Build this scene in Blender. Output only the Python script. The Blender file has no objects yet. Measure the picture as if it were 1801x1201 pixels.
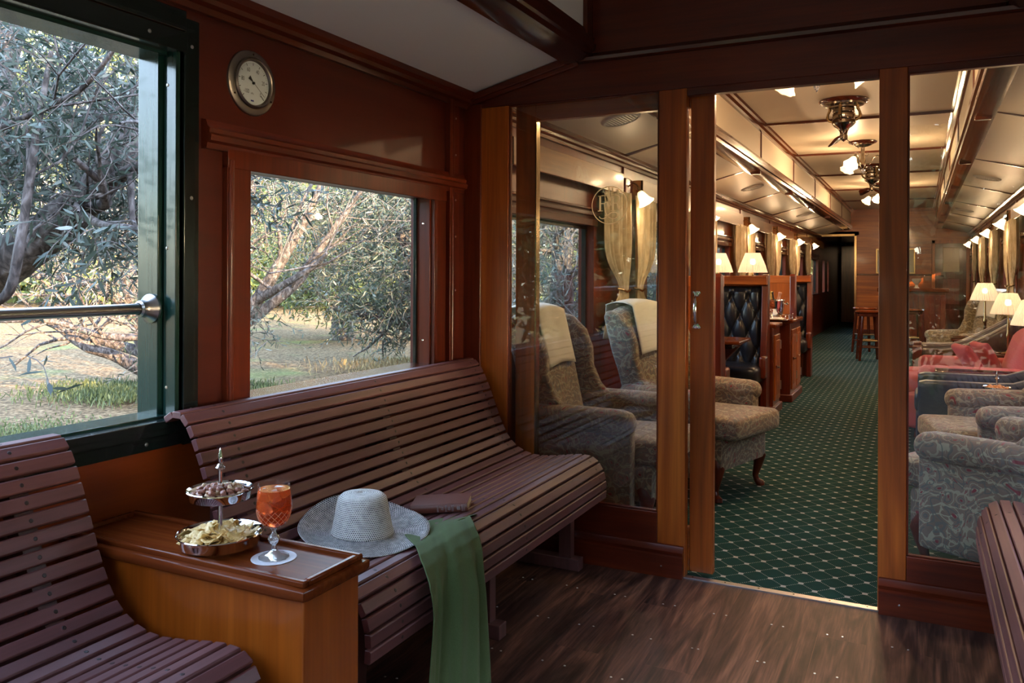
import bpy, bmesh, math, random
import numpy as np
from mathutils import Vector, Matrix
random.seed(7); np.random.seed(7)
S = bpy.context.scene
COL = S.collection
PI = math.pi
# ---------------------------------------------------------------- camera
YAW, ROLL, HEYE = .462, .004, 1.28
F = Vector((-math.sin(YAW), math.cos(YAW), 0)); R0 = Vector((math.cos(YAW), math.sin(YAW), 0)); U0 = Vector((0, 0, 1))
R = R0*math.cos(ROLL) + U0*math.sin(ROLL); U = U0*math.cos(ROLL) - R0*math.sin(ROLL)
cd = bpy.data.cameras.new('camera'); cam = bpy.data.objects.new('camera', cd); COL.objects.link(cam)
m = Matrix((R, U, -F)).transposed().to_4x4(); m.translation = (0, 0, HEYE); cam.matrix_world = m
cd.sensor_width = 36; cd.lens = 36*1440/1801; cd.shift_x = 0; cd.shift_y = -(600.5-480.5)/1801
cd.clip_start = .02; cd.clip_end = 500
S.camera = cam
# ---------------------------------------------------------------- light
S.view_settings.view_transform = 'Standard'; S.view_settings.look = 'None'
S.view_settings.gamma = 1; S.view_settings.use_curve_mapping = False
S.view_settings.exposure = 0.18
W = bpy.data.worlds.new('sky'); S.world = W; W.use_nodes = True
nt = W.node_tree; bg = nt.nodes['Background']
sk = nt.nodes.new('ShaderNodeTexSky'); sk.sky_type = 'NISHITA'; sk.sun_disc = False
sk.sun_elevation = math.radians(16); sk.sun_rotation = math.radians(100); sk.ozone_density = 2
hs = nt.nodes.new('ShaderNodeHueSaturation'); hs.inputs['Saturation'].default_value = .75; nt.links.new(sk.outputs[0], hs.inputs['Color']); nt.links.new(hs.outputs[0], bg.inputs[0]); bg.inputs[1].default_value = 3.5
sl = bpy.data.lights.new('sun', 'SUN'); sl.energy = 42; sl.angle = .01; sl.color = (1, .64, .33)
so = bpy.data.objects.new('sun', sl); COL.objects.link(so)
so.rotation_euler = Vector((-.90, .34, -.34)).to_track_quat('-Z', 'Y').to_euler()
# ---------------------------------------------------------------- constants
XL, XR, YP, XC = -1.95, .92, 3.41, -.515
YE = 18.9
PIER = [5.76+2.18*k for k in range(6)]
ORD = ['first', 'second', 'third', 'fourth', 'fifth', 'sixth', 'seventh', 'eighth', 'ninth']
# ---------------------------------------------------------------- object helpers
def tag(o, label=None, cat=None, group=None, kind=None):
    if label: o['label'] = label
    if cat: o['category'] = cat
    if group: o['group'] = group
    if kind: o['kind'] = kind
    return o
def thing(name, label, cat, loc=(0, 0, 0), rz=0, group=None):
    o = bpy.data.objects.new(name, None); COL.objects.link(o); o.location = loc; o.rotation_euler = (0, 0, rz)
    o.empty_display_size = .05
    return tag(o, label, cat, group)
KIDS = {}
def par(o, p):
    if p is not None:
        o.parent = p; KIDS.setdefault(p.name, []).append(o)
def copy_tree(o, parent=None):
    c = o.copy(); COL.objects.link(c)
    c.parent = None
    if parent is not None: par(c, parent)
    for ch in KIDS.get(o.name, []): copy_tree(ch, c)
    return c
class MB:
    def __init__(s): s.v = []; s.f = []; s.mi = []; s.uv = None
    def add(s, vs, fs, m=0, M=None):
        n = len(s.v)
        if M is not None: vs = [tuple(M @ Vector(v)) for v in vs]
        s.v += [tuple(v) for v in vs]; s.f += [tuple(i+n for i in f) for f in fs]; s.mi += [m]*len(fs); return s
    def box(s, x0, x1, y0, y1, z0, z1, m=0, M=None):
        v = [(x, y, z) for x in (x0, x1) for y in (y0, y1) for z in (z0, z1)]
        return s.add(v, [(0, 1, 3, 2), (4, 6, 7, 5), (0, 4, 5, 1), (2, 3, 7, 6), (0, 2, 6, 4), (1, 5, 7, 3)], m, M)
    def prism(s, pts, ax, a0, a1, m=0, M=None):
        # pts 2D in the two other axes, in order (x,y,z minus ax)
        n = len(pts)
        def mk(p, a): return (a, p[0], p[1]) if ax == 0 else (p[0], a, p[1]) if ax == 1 else (p[0], p[1], a)
        v = [mk(p, a0) for p in pts]+[mk(p, a1) for p in pts]
        f = [tuple(range(n))[::-1], tuple(range(n, 2*n))]+[(i, (i+1) % n, n+(i+1) % n, n+i) for i in range(n)]
        return s.add(v, f, m, M)
    def lathe(s, prof, n=32, m=0, M=None, ripple=None, close=False):
        v = []; f = []
        k = len(prof)
        for i in range(n):
            a = 2*PI*i/n
            for j, (r, z) in enumerate(prof):
                rr = r if ripple is None else r*ripple(a, j/(k-1))
                v.append((rr*math.cos(a), rr*math.sin(a), z))
        for i in range(n):
            for j in range(k-1):
                a, b = i*k+j, ((i+1) % n)*k+j
                f.append((a, b, b+1, a+1))
        if close:
            f.append(tuple(i*k for i in range(n))[::-1]); f.append(tuple(i*k+k-1 for i in range(n)))
        return s.add(v, f, m, M)
    def tube(s, pts, r, n=8, m=0, M=None, cap=True):
        pts = [Vector(p) for p in pts]; K = len(pts)
        rs = r if isinstance(r, (list, tuple)) else [r]*K
        v = []; f = []; prev = None
        for i, p in enumerate(pts):
            t = (pts[min(i+1, K-1)]-pts[max(i-1, 0)]).normalized()
            if prev is None: a = t.orthogonal().normalized()
            else:
                a = prev-t*prev.dot(t)
                a = a.normalized() if a.length > 1e-6 else t.orthogonal().normalized()
            prev = a; b = t.cross(a)
            for k in range(n):
                c = 2*PI*k/n; v.append(tuple(p+(a*math.cos(c)+b*math.sin(c))*rs[i]))
        for i in range(K-1):
            for k in range(n): f.append((i*n+k, i*n+(k+1) % n, (i+1)*n+(k+1) % n, (i+1)*n+k))
        if cap: f.append(tuple(range(n))[::-1]); f.append(tuple((K-1)*n+k for k in range(n)))
        return s.add(v, f, m, M)
    def cyl(s, p0, p1, r, n=20, m=0, M=None): return s.tube([p0, p1], r, n, m, M)
    def cush(s, c, h, r=.03, puff=0, n=8, fn=None, m=0, M=None):
        # rounded box, n divisions per side
        v = []; f = []
        h = Vector(h)
        for ax in range(3):
            for sg in (-1, 1):
                base = len(v)
                for i in range(n+1):
                    for j in range(n+1):
                        a, b = -1+2*i/n, -1+2*j/n
                        # denser towards the edges
                        a = math.sin(a*PI/2)*.75+a*.25; b = math.sin(b*PI/2)*.75+b*.25
                        p = [0, 0, 0]; p[ax] = sg; p[(ax+1) % 3] = a; p[(ax+2) % 3] = b
                        q = Vector((p[0]*h.x, p[1]*h.y, p[2]*h.z))
                        inn = Vector([max(-(h[k]-r), min(h[k]-r, q[k])) for k in range(3)])
                        d = q-inn
                        if d.length > 1e-9: d = d.normalized()*r
                        o = inn+d
                        if puff: o.z += puff*(1-p[0]**2)*(1-p[1]**2)*(1 if o.z > 0 else -.5)
                        o = o+Vector(c)
                        if fn: o = Vector(fn(*o))
                        v.append(tuple(o))
                for i in range(n):
                    for j in range(n):
                        a = base+i*(n+1)+j; q = (a, a+n+1, a+n+2, a+1)
                        f.append(q if sg > 0 else q[::-1])
        return s.add(v, f, m, M)
    def grid(s, nu, nv, fn, m=0, M=None, flip=False):
        v = [tuple(fn(i/nu, j/nv)) for i in range(nu+1) for j in range(nv+1)]
        f = []
        for i in range(nu):
            for j in range(nv):
                a = i*(nv+1)+j; q = (a, a+nv+1, a+nv+2, a+1); f.append(q[::-1] if flip else q)
        return s.add(v, f, m, M)
    def build(s, name, mats, parent=None, bev=0, smooth=True, seg=2, sub=0, solid=0, merge=False, ang=.6):
        if not isinstance(mats, (list, tuple)): mats = [mats]
        me = bpy.data.meshes.new(name); me.from_pydata(s.v, [], s.f)
        for x in mats: me.materials.append(x)
        me.polygons.foreach_set('material_index', s.mi)
        if smooth:
            me.polygons.foreach_set('use_smooth', [True]*len(me.polygons))
        if merge or smooth:
            b = bmesh.new(); b.from_mesh(me)
            if merge: bmesh.ops.remove_doubles(b, verts=b.verts, dist=1e-5)
            bmesh.ops.recalc_face_normals(b, faces=b.faces); b.to_mesh(me); b.free()
        if smooth: me.set_sharp_from_angle(angle=ang)
        me.update()
        o = bpy.data.objects.new(name, me); COL.objects.link(o); par(o, parent)
        if solid:
            x = o.modifiers.new('s', 'SOLIDIFY'); x.thickness = solid; x.offset = 0
        if bev:
            x = o.modifiers.new('b', 'BEVEL'); x.width = bev; x.segments = seg; x.limit_method = 'ANGLE'; x.angle_limit = .6; x.harden_normals = False
        if sub:
            x = o.modifiers.new('u', 'SUBSURF'); x.levels = x.render_levels = sub
        return o
def struct(o, label=None):
    o['kind'] = 'structure'
    if label: o['label'] = label
    return o
def T(x=0, y=0, z=0, rx=0, ry=0, rz=0):
    return Matrix.Translation((x, y, z)) @ Matrix.Rotation(rz, 4, 'Z') @ Matrix.Rotation(ry, 4, 'Y') @ Matrix.Rotation(rx, 4, 'X')
# ---------------------------------------------------------------- materials
def newmat(name):
    m = bpy.data.materials.new(name); m.use_nodes = True; t = m.node_tree; return m, t, t.nodes['Principled BSDF']
def N(t, kind, **k):
    n = t.nodes.new(kind)
    for a, b in k.items(): setattr(n, a, b)
    return n
def pmat(name, col, rough=.5, metal=0, **k):
    m, t, p = newmat(name)
    p.inputs['Base Color'].default_value = (*col, 1); p.inputs['Roughness'].default_value = rough; p.inputs['Metallic'].default_value = metal
    for a, b in k.items(): p.inputs[a.replace('_', ' ')].default_value = b
    return m
def ramp(t, pts):
    r = N(t, 'ShaderNodeValToRGB'); e = r.color_ramp.elements
    while len(e) < len(pts): e.new(.5)
    for x, (p, c) in zip(e, pts): x.position = p; x.color = (*c, 1)
    return r
def mapping(t, scale, loc=(0, 0, 0), rot=(0, 0, 0), src='Object'):
    tc = N(t, 'ShaderNodeTexCoord'); mp = N(t, 'ShaderNodeMapping')
    mp.inputs['Scale'].default_value = scale; mp.inputs['Location'].default_value = loc; mp.inputs['Rotation'].default_value = rot
    t.links.new(tc.outputs[src], mp.inputs[0]); return mp
def bump(t, p, src, s=.2, d=.01):
    b = N(t, 'ShaderNodeBump'); b.inputs['Strength'].default_value = s; b.inputs['Distance'].default_value = d
    t.links.new(src, b.inputs['Height']); t.links.new(b.outputs[0], p.inputs['Normal'])
def wood(name, a, b, c, ax='z', rough=.3, coat=.18, sc=1.0, fine=60, fm=.35):
    """varnished timber with the grain along one axis"""
    m, t, p = newmat(name); L = t.links.new
    s = {'x': (.5, 6, 6), 'y': (6, .5, 6), 'z': (6, 6, .5)}[ax]; s = tuple(q*sc for q in s)
    mp = mapping(t, s)
    n1 = N(t, 'ShaderNodeTexNoise'); n1.inputs['Scale'].default_value = 1.6; n1.inputs['Detail'].default_value = 5; n1.inputs['Distortion'].default_value = 1.2
    L(mp.outputs[0], n1.inputs[0])
    r = ramp(t, [(.25, a), (.5, b), (.78, c)]); L(n1.outputs[0], r.inputs[0])
    s2 = {'x': (1.5, fine, fine), 'y': (fine, 1.5, fine), 'z': (fine, fine, 1.5)}[ax]
    mp2 = mapping(t, s2); n2 = N(t, 'ShaderNodeTexNoise'); n2.inputs['Scale'].default_value = 1.5; n2.inputs['Detail'].default_value = 3
    L(mp2.outputs[0], n2.inputs[0])
    mx = N(t, 'ShaderNodeMix', data_type='RGBA', blend_type='MULTIPLY'); mx.inputs[0].default_value = fm
    r2 = ramp(t, [(.35, (.45, .45, .45)), (.65, (1.15, 1.15, 1.15))]); L(n2.outputs[0], r2.inputs[0])
    L(r.outputs[0], mx.inputs[6]); L(r2.outputs[0], mx.inputs[7]); L(mx.outputs[2], p.inputs['Base Color'])
    p.inputs['Roughness'].default_value = rough; p.inputs['Coat Weight'].default_value = coat; p.inputs['Coat Roughness'].default_value = .08
    bump(t, p, n2.outputs[0], .05, .002)
    return m
MA = ((.17, .030, .004), (.33, .070, .008), (.50, .135, .018))
WZ = wood('mahogany_z', *MA, 'z'); WY = wood('mahogany_y', *MA, 'y'); WX = wood('mahogany_x', *MA, 'x')
MR = ((.060, .0065, .002), (.115, .014, .003), (.17, .024, .004))
RZ = wood('red_mahogany_z', *MR, 'z'); RY = wood('red_mahogany_y', *MR, 'y'); RP = wood('red_mahogany_panel', (.058, .006, .002), (.084, .0095, .0025), (.115, .015, .003), 'y', .38, .1, .5, 60, .12); RX = wood('red_mahogany_x', *MR, 'x')
MD = ((.035, .008, .004), (.075, .015, .006), (.12, .026, .009))
DZ = wood('dark_mahogany_z', *MD, 'z', .18); DY = wood('dark_mahogany_y', *MD, 'y', .18); DX = wood('dark_mahogany_x', *MD, 'x', .18)
MT = wood('tray_mahogany', (.085, .015, .004), (.15, .030, .007), (.22, .055, .012), 'x', .16, .0)
MT.node_tree.nodes['Principled BSDF'].inputs['Specular IOR Level'].default_value = .12
MTP = wood('tray_panel_mahogany', (.085, .015, .004), (.15, .030, .007), (.22, .055, .012), 'x', .22, .0); MTP.node_tree.nodes['Principled BSDF'].inputs['IOR'].default_value = 1.12
MG = wood('golden_mahogany', (.22, .042, .004), (.33, .070, .006), (.44, .105, .011), 'z', .3, .25, fm=.25)
SL = wood('bench_slat_wood', (.095, .034, .034), (.145, .052, .052), (.20, .075, .072), 'y', .45, .0, fm=.25)
SLX = wood('bench_support_wood', (.08, .030, .028), (.13, .048, .045), (.18, .068, .062), 'z', .45, .0)
PLUG = pmat('slat_plug', (.02, .009, .008), .4)
DB = wood('polished_brown_beam', (.075, .020, .007), (.13, .038, .012), (.19, .06, .02), 'y', .16, .35)
WPL = wood('pelmet_board', (.12, .042, .012), (.20, .075, .022), (.28, .115, .035), 'y', .32, .1)
def floor_mat():
    m, t, p = newmat('walnut_boards'); L = t.links.new
    br = N(t, 'ShaderNodeTexBrick'); mp = mapping(t, (1, 1, 1), rot=(0, 0, PI/2)); L(mp.outputs[0], br.inputs[0])
    br.offset = .37; br.inputs['Scale'].default_value = 1; br.inputs['Brick Width'].default_value = 1.3; br.inputs['Row Height'].default_value = .16
    br.inputs['Mortar Size'].default_value = .001; br.inputs['Color1'].default_value = (.2, .2, .2, 1); br.inputs['Color2'].default_value = (.9, .9, .9, 1); br.inputs['Mortar'].default_value = (0, 0, 0, 1)
    mp2 = mapping(t, (4.5, .42, 1), rot=(0, 0, .12)); n = N(t, 'ShaderNodeTexNoise'); n.inputs['Scale'].default_value = 2.2; n.inputs['Detail'].default_value = 8; n.inputs['Distortion'].default_value = 2.6
    ad = N(t, 'ShaderNodeVectorMath', operation='ADD'); L(mp2.outputs[0], ad.inputs[0]); L(br.outputs[0], ad.inputs[1]); L(ad.outputs[0], n.inputs[0])
    mp3 = mapping(t, (70, 3, 1), rot=(0, 0, .12)); n3 = N(t, 'ShaderNodeTexNoise'); n3.inputs['Scale'].default_value = 2; n3.inputs['Detail'].default_value = 4; L(mp3.outputs[0], n3.inputs[0])
    r = ramp(t, [(.3, (.020, .008, .006)), (.46, (.065, .026, .018)), (.56, (.12, .048, .030)), (.7, (.19, .082, .048))]); L(n.outputs[0], r.inputs[0])
    r3 = ramp(t, [(.35, (.55, .55, .55)), (.65, (1.15, 1.15, 1.15))]); L(n3.outputs[0], r3.inputs[0])
    mx = N(t, 'ShaderNodeMix', data_type='RGBA', blend_type='MULTIPLY'); mx.inputs[0].default_value = .8; L(r.outputs[0], mx.inputs[6]); L(r3.outputs[0], mx.inputs[7])
    L(mx.outputs[2], p.inputs['Base Color'])
    p.inputs['Roughness'].default_value = .48; p.inputs['Specular IOR Level'].default_value = .25; bump(t, p, n3.outputs[0], .15, .002); return m
FLM = floor_mat()
def math_(t, op, a, b=None, c=None):
    n = N(t, 'ShaderNodeMath', operation=op)
    for i, x in enumerate((a, b, c)):
        if x is None: continue
        if isinstance(x, (int, float)): n.inputs[i].default_value = x
        else: t.links.new(x, n.inputs[i])
    return n.outputs[0]
def carpet_mat():
    m, t, p = newmat('green_diamond_carpet'); L = t.links.new
    tc = N(t, 'ShaderNodeTexCoord'); sp = N(t, 'ShaderNodeSeparateXYZ'); L(tc.outputs['Object'], sp.inputs[0])
    X = math_(t, 'DIVIDE', math_(t, 'ADD', sp.outputs[0], .497), .122); Y = math_(t, 'DIVIDE', math_(t, 'SUBTRACT', sp.outputs[1], 3.507), .132)
    u = math_(t, 'ADD', X, Y); v = math_(t, 'SUBTRACT', X, Y)
    def cen(q, k=1): return math_(t, 'ABSOLUTE', math_(t, 'SUBTRACT', math_(t, 'FRACT', math_(t, 'ADD', math_(t, 'MULTIPLY', q, k), .5)), .5))
    du, dv = cen(u), cen(v)
    # dots along the lattice lines
    d1 = math_(t, 'LESS_THAN', math_(t, 'ADD', math_(t, 'POWER', math_(t, 'MULTIPLY', du, 9), 2), math_(t, 'POWER', cen(v, 9), 2)), .062)
    d2 = math_(t, 'LESS_THAN', math_(t, 'ADD', math_(t, 'POWER', math_(t, 'MULTIPLY', dv, 9), 2), math_(t, 'POWER', cen(u, 9), 2)), .062)
    # four-pointed star at each crossing
    xx, yy = math_(t, 'ABSOLUTE', math_(t, 'ADD', math_(t, 'SUBTRACT', math_(t, 'FRACT', math_(t, 'ADD', u, .5)), .5), math_(t, 'SUBTRACT', math_(t, 'FRACT', math_(t, 'ADD', v, .5)), .5))), None
    yy = math_(t, 'ABSOLUTE', math_(t, 'SUBTRACT', math_(t, 'SUBTRACT', math_(t, 'FRACT', math_(t, 'ADD', u, .5)), .5), math_(t, 'SUBTRACT', math_(t, 'FRACT', math_(t, 'ADD', v, .5)), .5)))
    st = math_(t, 'LESS_THAN', math_(t, 'ADD', math_(t, 'POWER', du, .8), math_(t, 'POWER', dv, .8)), .215)
    st2 = math_(t, 'LESS_THAN', math_(t, 'MAXIMUM', xx, yy), .17)
    a = math_(t, 'MAXIMUM', math_(t, 'MULTIPLY', math_(t, 'MAXIMUM', d1, d2), .75), math_(t, 'MAXIMUM', math_(t, 'MULTIPLY', st, 1), st2))
    n = N(t, 'ShaderNodeTexNoise'); n.inputs['Scale'].default_value = 900; L(tc.outputs['Object'], n.inputs[0])
    n2 = N(t, 'ShaderNodeTexNoise'); n2.inputs['Scale'].default_value = 9; L(tc.outputs['Object'], n2.inputs[0])
    r = ramp(t, [(.3, (.002, .019, .015)), (.7, (.006, .044, .034))]); L(math_(t, 'ADD', math_(t, 'MULTIPLY', n.outputs[0], .6), math_(t, 'MULTIPLY', n2.outputs[0], .4)), r.inputs[0])
    mx = N(t, 'ShaderNodeMix', data_type='RGBA'); L(a, mx.inputs[0]); L(r.outputs[0], mx.inputs[6]); mx.inputs[7].default_value = (.34, .33, .28, 1)
    L(mx.outputs[2], p.inputs['Base Color']); p.inputs['Roughness'].default_value = .95; p.inputs['Specular IOR Level'].default_value = .15
    bump(t, p, n.outputs[0], .3, .003); return m
CARP = carpet_mat()
def paisley(name, bgc, bgc2, c1, c2, c3, sc=1.0):
    m, t, p = newmat(name); L = t.links.new
    mp = mapping(t, (sc, sc, sc)); nz = N(t, 'ShaderNodeTexNoise'); nz.inputs['Scale'].default_value = 5; nz.inputs['Detail'].default_value = 1; L(mp.outputs[0], nz.inputs[0])
    sc_ = N(t, 'ShaderNodeVectorMath', operation='SCALE'); L(nz.outputs[1], sc_.inputs[0]); sc_.inputs['Scale'].default_value = .35
    ad = N(t, 'ShaderNodeVectorMath', operation='ADD'); L(mp.outputs[0], ad.inputs[0]); L(sc_.outputs[0], ad.inputs[1])
    v1 = N(t, 'ShaderNodeTexVoronoi'); v1.inputs['Scale'].default_value = 9; L(ad.outputs[0], v1.inputs[0])
    # concentric teardrop rings
    rg = math_(t, 'SINE', math_(t, 'MULTIPLY', v1.outputs['Distance'], 17))
    v2 = N(t, 'ShaderNodeTexVoronoi'); v2.inputs['Scale'].default_value = 26; L(ad.outputs[0], v2.inputs[0])
    wv = N(t, 'ShaderNodeTexWave', wave_type='RINGS'); wv.inputs['Scale'].default_value = 5.5; wv.inputs['Distortion'].default_value = 9; wv.inputs['Detail'].default_value = 2; wv.inputs['Detail Scale'].default_value = 1.5; L(mp.outputs[0], wv.inputs[0])
    n0 = N(t, 'ShaderNodeTexNoise'); n0.inputs['Scale'].default_value = 4; L(mp.outputs[0], n0.inputs[0])
    r0 = ramp(t, [(.4, bgc), (.6, bgc2)]); L(n0.outputs[0], r0.inputs[0])
    def mix(fac, a, col):
        x = N(t, 'ShaderNodeMix', data_type='RGBA'); L(fac, x.inputs[0]); L(a, x.inputs[6]); x.inputs[7].default_value = (*col, 1); return x.outputs[2]
    def gate(src, lo, hi):
        g = N(t, 'ShaderNodeMapRange', interpolation_type='SMOOTHSTEP'); L(src, g.inputs[0]); g.inputs[1].default_value = lo; g.inputs[2].default_value = hi; return g.outputs[0]
    a = mix(gate(wv.outputs['Fac'], .87, .93), r0.outputs[0], c1)
    a = mix(gate(rg, .86, .94), a, c1)
    a = mix(math_(t, 'MULTIPLY', gate(rg, -.75, -.9), .8), a, c3)
    a = mix(gate(v1.outputs['Distance'], .16, .12), a, c2)
    a = mix(math_(t, 'MULTIPLY', gate(v2.outputs['Distance'], .22, .16), gate(n0.outputs[0], .48, .54)), a, c2)
    a = mix(math_(t, 'MULTIPLY', gate(v2.outputs['Distance'], .10, .06), 1), a, c1)
    nf = N(t, 'ShaderNodeTexNoise'); nf.inputs['Scale'].default_value = 500; L(mp.outputs[0], nf.inputs[0])
    L(a, p.inputs['Base Color']); p.inputs['Roughness'].default_value = .85; p.inputs['Sheen Weight'].default_value = .25
    bump(t, p, nf.outputs[0], .3, .002); return m
PAIS = paisley('paisley_tapestry', (.19, .125, .088), (.24, .165, .12), (.36, .32, .22), (.24, .024, .034), (.11, .12, .105), 1.6)
PAIS2 = paisley('gold_paisley_tapestry', (.22, .15, .08), (.28, .20, .11), (.45, .36, .22), (.25, .12, .06), (.16, .12, .08), 1.3)
def cloth(name, col, rough=.9, sc=300, s=.3, var=.12):
    m, t, p = newmat(name); L = t.links.new
    mp = mapping(t, (1, 1, 1)); n = N(t, 'ShaderNodeTexNoise'); n.inputs['Scale'].default_value = sc; n.inputs['Detail'].default_value = 4; L(mp.outputs[0], n.inputs[0])
    r = ramp(t, [(.3, tuple(c*(1-var) for c in col)), (.7, tuple(c*(1+var) for c in col))]); L(n.outputs[0], r.inputs[0]); L(r.outputs[0], p.inputs['Base Color'])
    p.inputs['Roughness'].default_value = rough; p.inputs['Sheen Weight'].default_value = .08; p.inputs['Specular IOR Level'].default_value = .15; bump(t, p, n.outputs[0], s, .002); return m
def leather(name, col, rough=.32):
    m, t, p = newmat(name); L = t.links.new; mp = mapping(t, (1, 1, 1))
    v = N(t, 'ShaderNodeTexVoronoi'); v.inputs['Scale'].default_value = 260; L(mp.outputs[0], v.inputs[0]); p.inputs['Base Color'].default_value = (*col, 1)
    p.inputs['Roughness'].default_value = rough; bump(t, p, v.outputs[0], .12, .001); return m
BLK = leather('black_leather', (.012, .013, .018), .3); NAVY = leather('navy_leather', (.010, .016, .040), .36); OX = leather('oxblood_leather', (.045, .018, .018), .28)
PINK = cloth('coral_linen', (.43, .085, .09)); LIN = cloth('white_linen', (.72, .68, .58), .85, 400, .2, .04)
GREEN = cloth('green_cotton', (.100, .145, .060), .95, 350, .25, .08)
def curtain_mat():
    m, t, p = newmat('gold_voile'); L = t.links.new; mp = mapping(t, (1, 1, .4)); n = N(t, 'ShaderNodeTexNoise'); n.inputs['Scale'].default_value = 30; L(mp.outputs[0], n.inputs[0])
    r = ramp(t, [(.35, (.56, .43, .26)), (.65, (.74, .60, .40))]); L(n.outputs[0], r.inputs[0]); L(r.outputs[0], p.inputs['Base Color']); p.inputs['Roughness'].default_value = .7; p.inputs['Sheen Weight'].default_value = .3
    tr = N(t, 'ShaderNodeBsdfTranslucent'); L(r.outputs[0], tr.inputs[0]); mx = N(t, 'ShaderNodeMixShader'); mx.inputs[0].default_value = .3
    L(p.outputs[0], mx.inputs[1]); L(tr.outputs[0], mx.inputs[2]); L(mx.outputs[0], t.nodes['Material Output'].inputs[0]); return m
CURT = curtain_mat()
WHT = pmat('white_ceiling_paint', (.82, .84, .84), .55)
CRM = pmat('cream_lacquer', (.70, .60, .46), .42)
CHR = pmat('silver_plate', (.83, .84, .86), .07, 1); STL = pmat('brushed_steel', (.50, .49, .47), .28, 1); BRS = pmat('aged_brass', (.42, .30, .16), .2, 1); NIK = pmat('dark_nickel', (.28, .24, .20), .18, 1)
GRN = pmat('glossy_green_paint', (.008, .036, .030), .22, 0, Coat_Weight=.15); gt_ = GRN.node_tree; mp_ = mapping(gt_, (14, 14, 1.2)); nz_ = N(gt_, 'ShaderNodeTexNoise'); nz_.inputs['Scale'].default_value = 1.0; nz_.inputs['Detail'].default_value = 3; gt_.links.new(mp_.outputs[0], nz_.inputs[0]); bump(gt_, gt_.nodes['Principled BSDF'], nz_.outputs[0], .5, .004)
BKP = pmat('black_green_paint', (.006, .012, .012), .2, 0, Coat_Weight=.5)
ALU = pmat('aluminium_strip', (.55, .55, .57), .35, 1)
def glass_mat(name, tint=(1, 1, 1), ior=1.5):
    m, t, p = newmat(name); t.nodes.remove(p); L = t.links.new
    tr = N(t, 'ShaderNodeBsdfTransparent'); tr.inputs[0].default_value = (*tint, 1); g = N(t, 'ShaderNodeBsdfGlossy'); g.inputs['Roughness'].default_value = 0.0
    ge = N(t, 'ShaderNodeNewGeometry'); dt = N(t, 'ShaderNodeVectorMath', operation='DOT_PRODUCT'); L(ge.outputs['Normal'], dt.inputs[0]); L(ge.outputs['Incoming'], dt.inputs[1])
    c5 = math_(t, 'POWER', math_(t, 'SUBTRACT', 1, math_(t, 'MINIMUM', math_(t, 'ABSOLUTE', dt.outputs['Value']), 1)), 5); F0 = ((ior-1)/(ior+1))**2
    fr = math_(t, 'ADD', math_(t, 'MULTIPLY', c5, 1-F0), F0); mx = N(t, 'ShaderNodeMixShader'); L(fr, mx.inputs[0]); L(tr.outputs[0], mx.inputs[1]); L(g.outputs[0], mx.inputs[2])
    L(mx.outputs[0], t.nodes['Material Output'].inputs[0]); return m
GLS = glass_mat('window_glass', (.93, .95, .95), 1.6)
CRY = pmat('crystal', (1, 1, 1), .03, 0, Transmission_Weight=.9, IOR=1.28)
def emis(name, col, st, base=(.8, .75, .65), trans=.0, rough=.4):
    m, t, p = newmat(name); p.inputs['Base Color'].default_value = (*base, 1); p.inputs['Emission Color'].default_value = (*col, 1); p.inputs['Emission Strength'].default_value = st; p.inputs['Roughness'].default_value = rough
    if trans:
        L = t.links.new; tr = N(t, 'ShaderNodeBsdfTransparent'); mx = N(t, 'ShaderNodeMixShader'); mx.inputs[0].default_value = trans; L(p.outputs[0], mx.inputs[1]); L(tr.outputs[0], mx.inputs[2]); L(mx.outputs[0], t.nodes['Material Output'].inputs[0])
    return m
WARM = (1, .60, .26)
BELL = emis('frosted_bell_glass', (1, .72, .40), 1.3, (.9, .8, .6), .35, .3)
BULB = emis('lit_bulb', (1, .75, .45), 40)
SHADE = emis('pleated_lamp_shade', (1, .66, .40), .62, (.75, .62, .47), .12, .8)
# ================================================================ SETTING
def rail(name, prof, ax, a0, a1, mat, label=None, bev=0): return struct(MB().prism(prof, ax, a0, a1).build(name, mat, bev=bev), label)
# --- floors
fl = struct(MB().box(XL-.1, XR+.1, -1.6, YP+.02, -.06, 0).build('floor', FLM, smooth=False), 'dark walnut boards of the open deck')
mb = MB()
sx = [-1.49, -1.446, -1.293, -1.244, -1.085, -1.041, -.886, -.841, -.69, -.645, -.48, -.44, -.29, -.24, -.08, -.03]
for y in (3.11, 2.79, 2.47, 2.15, 1.83):
    for i, x in enumerate(sx):
        xx = x+(0 if y > 3 else random.uniform(-.03, .02)); yy = y+random.uniform(-.006, .006)
        o = MB().lathe([(0, .0012), (.0035, .001), (.0042, 0)], 8).build('screw', STL, None); o.location = (xx, yy, 0); par(o, fl)
struct(MB().box(XL-.1, XR+.1, YP+.02, YE, -.06, 0).build('floor', CARP, smooth=False), 'green carpet with a cream diamond lattice')
struct(MB().box(XL-.1, -1.2, YE, YE+7, -.06, 0).build('floor', CARP, smooth=False), 'carpet of the corridor beyond')
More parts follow.
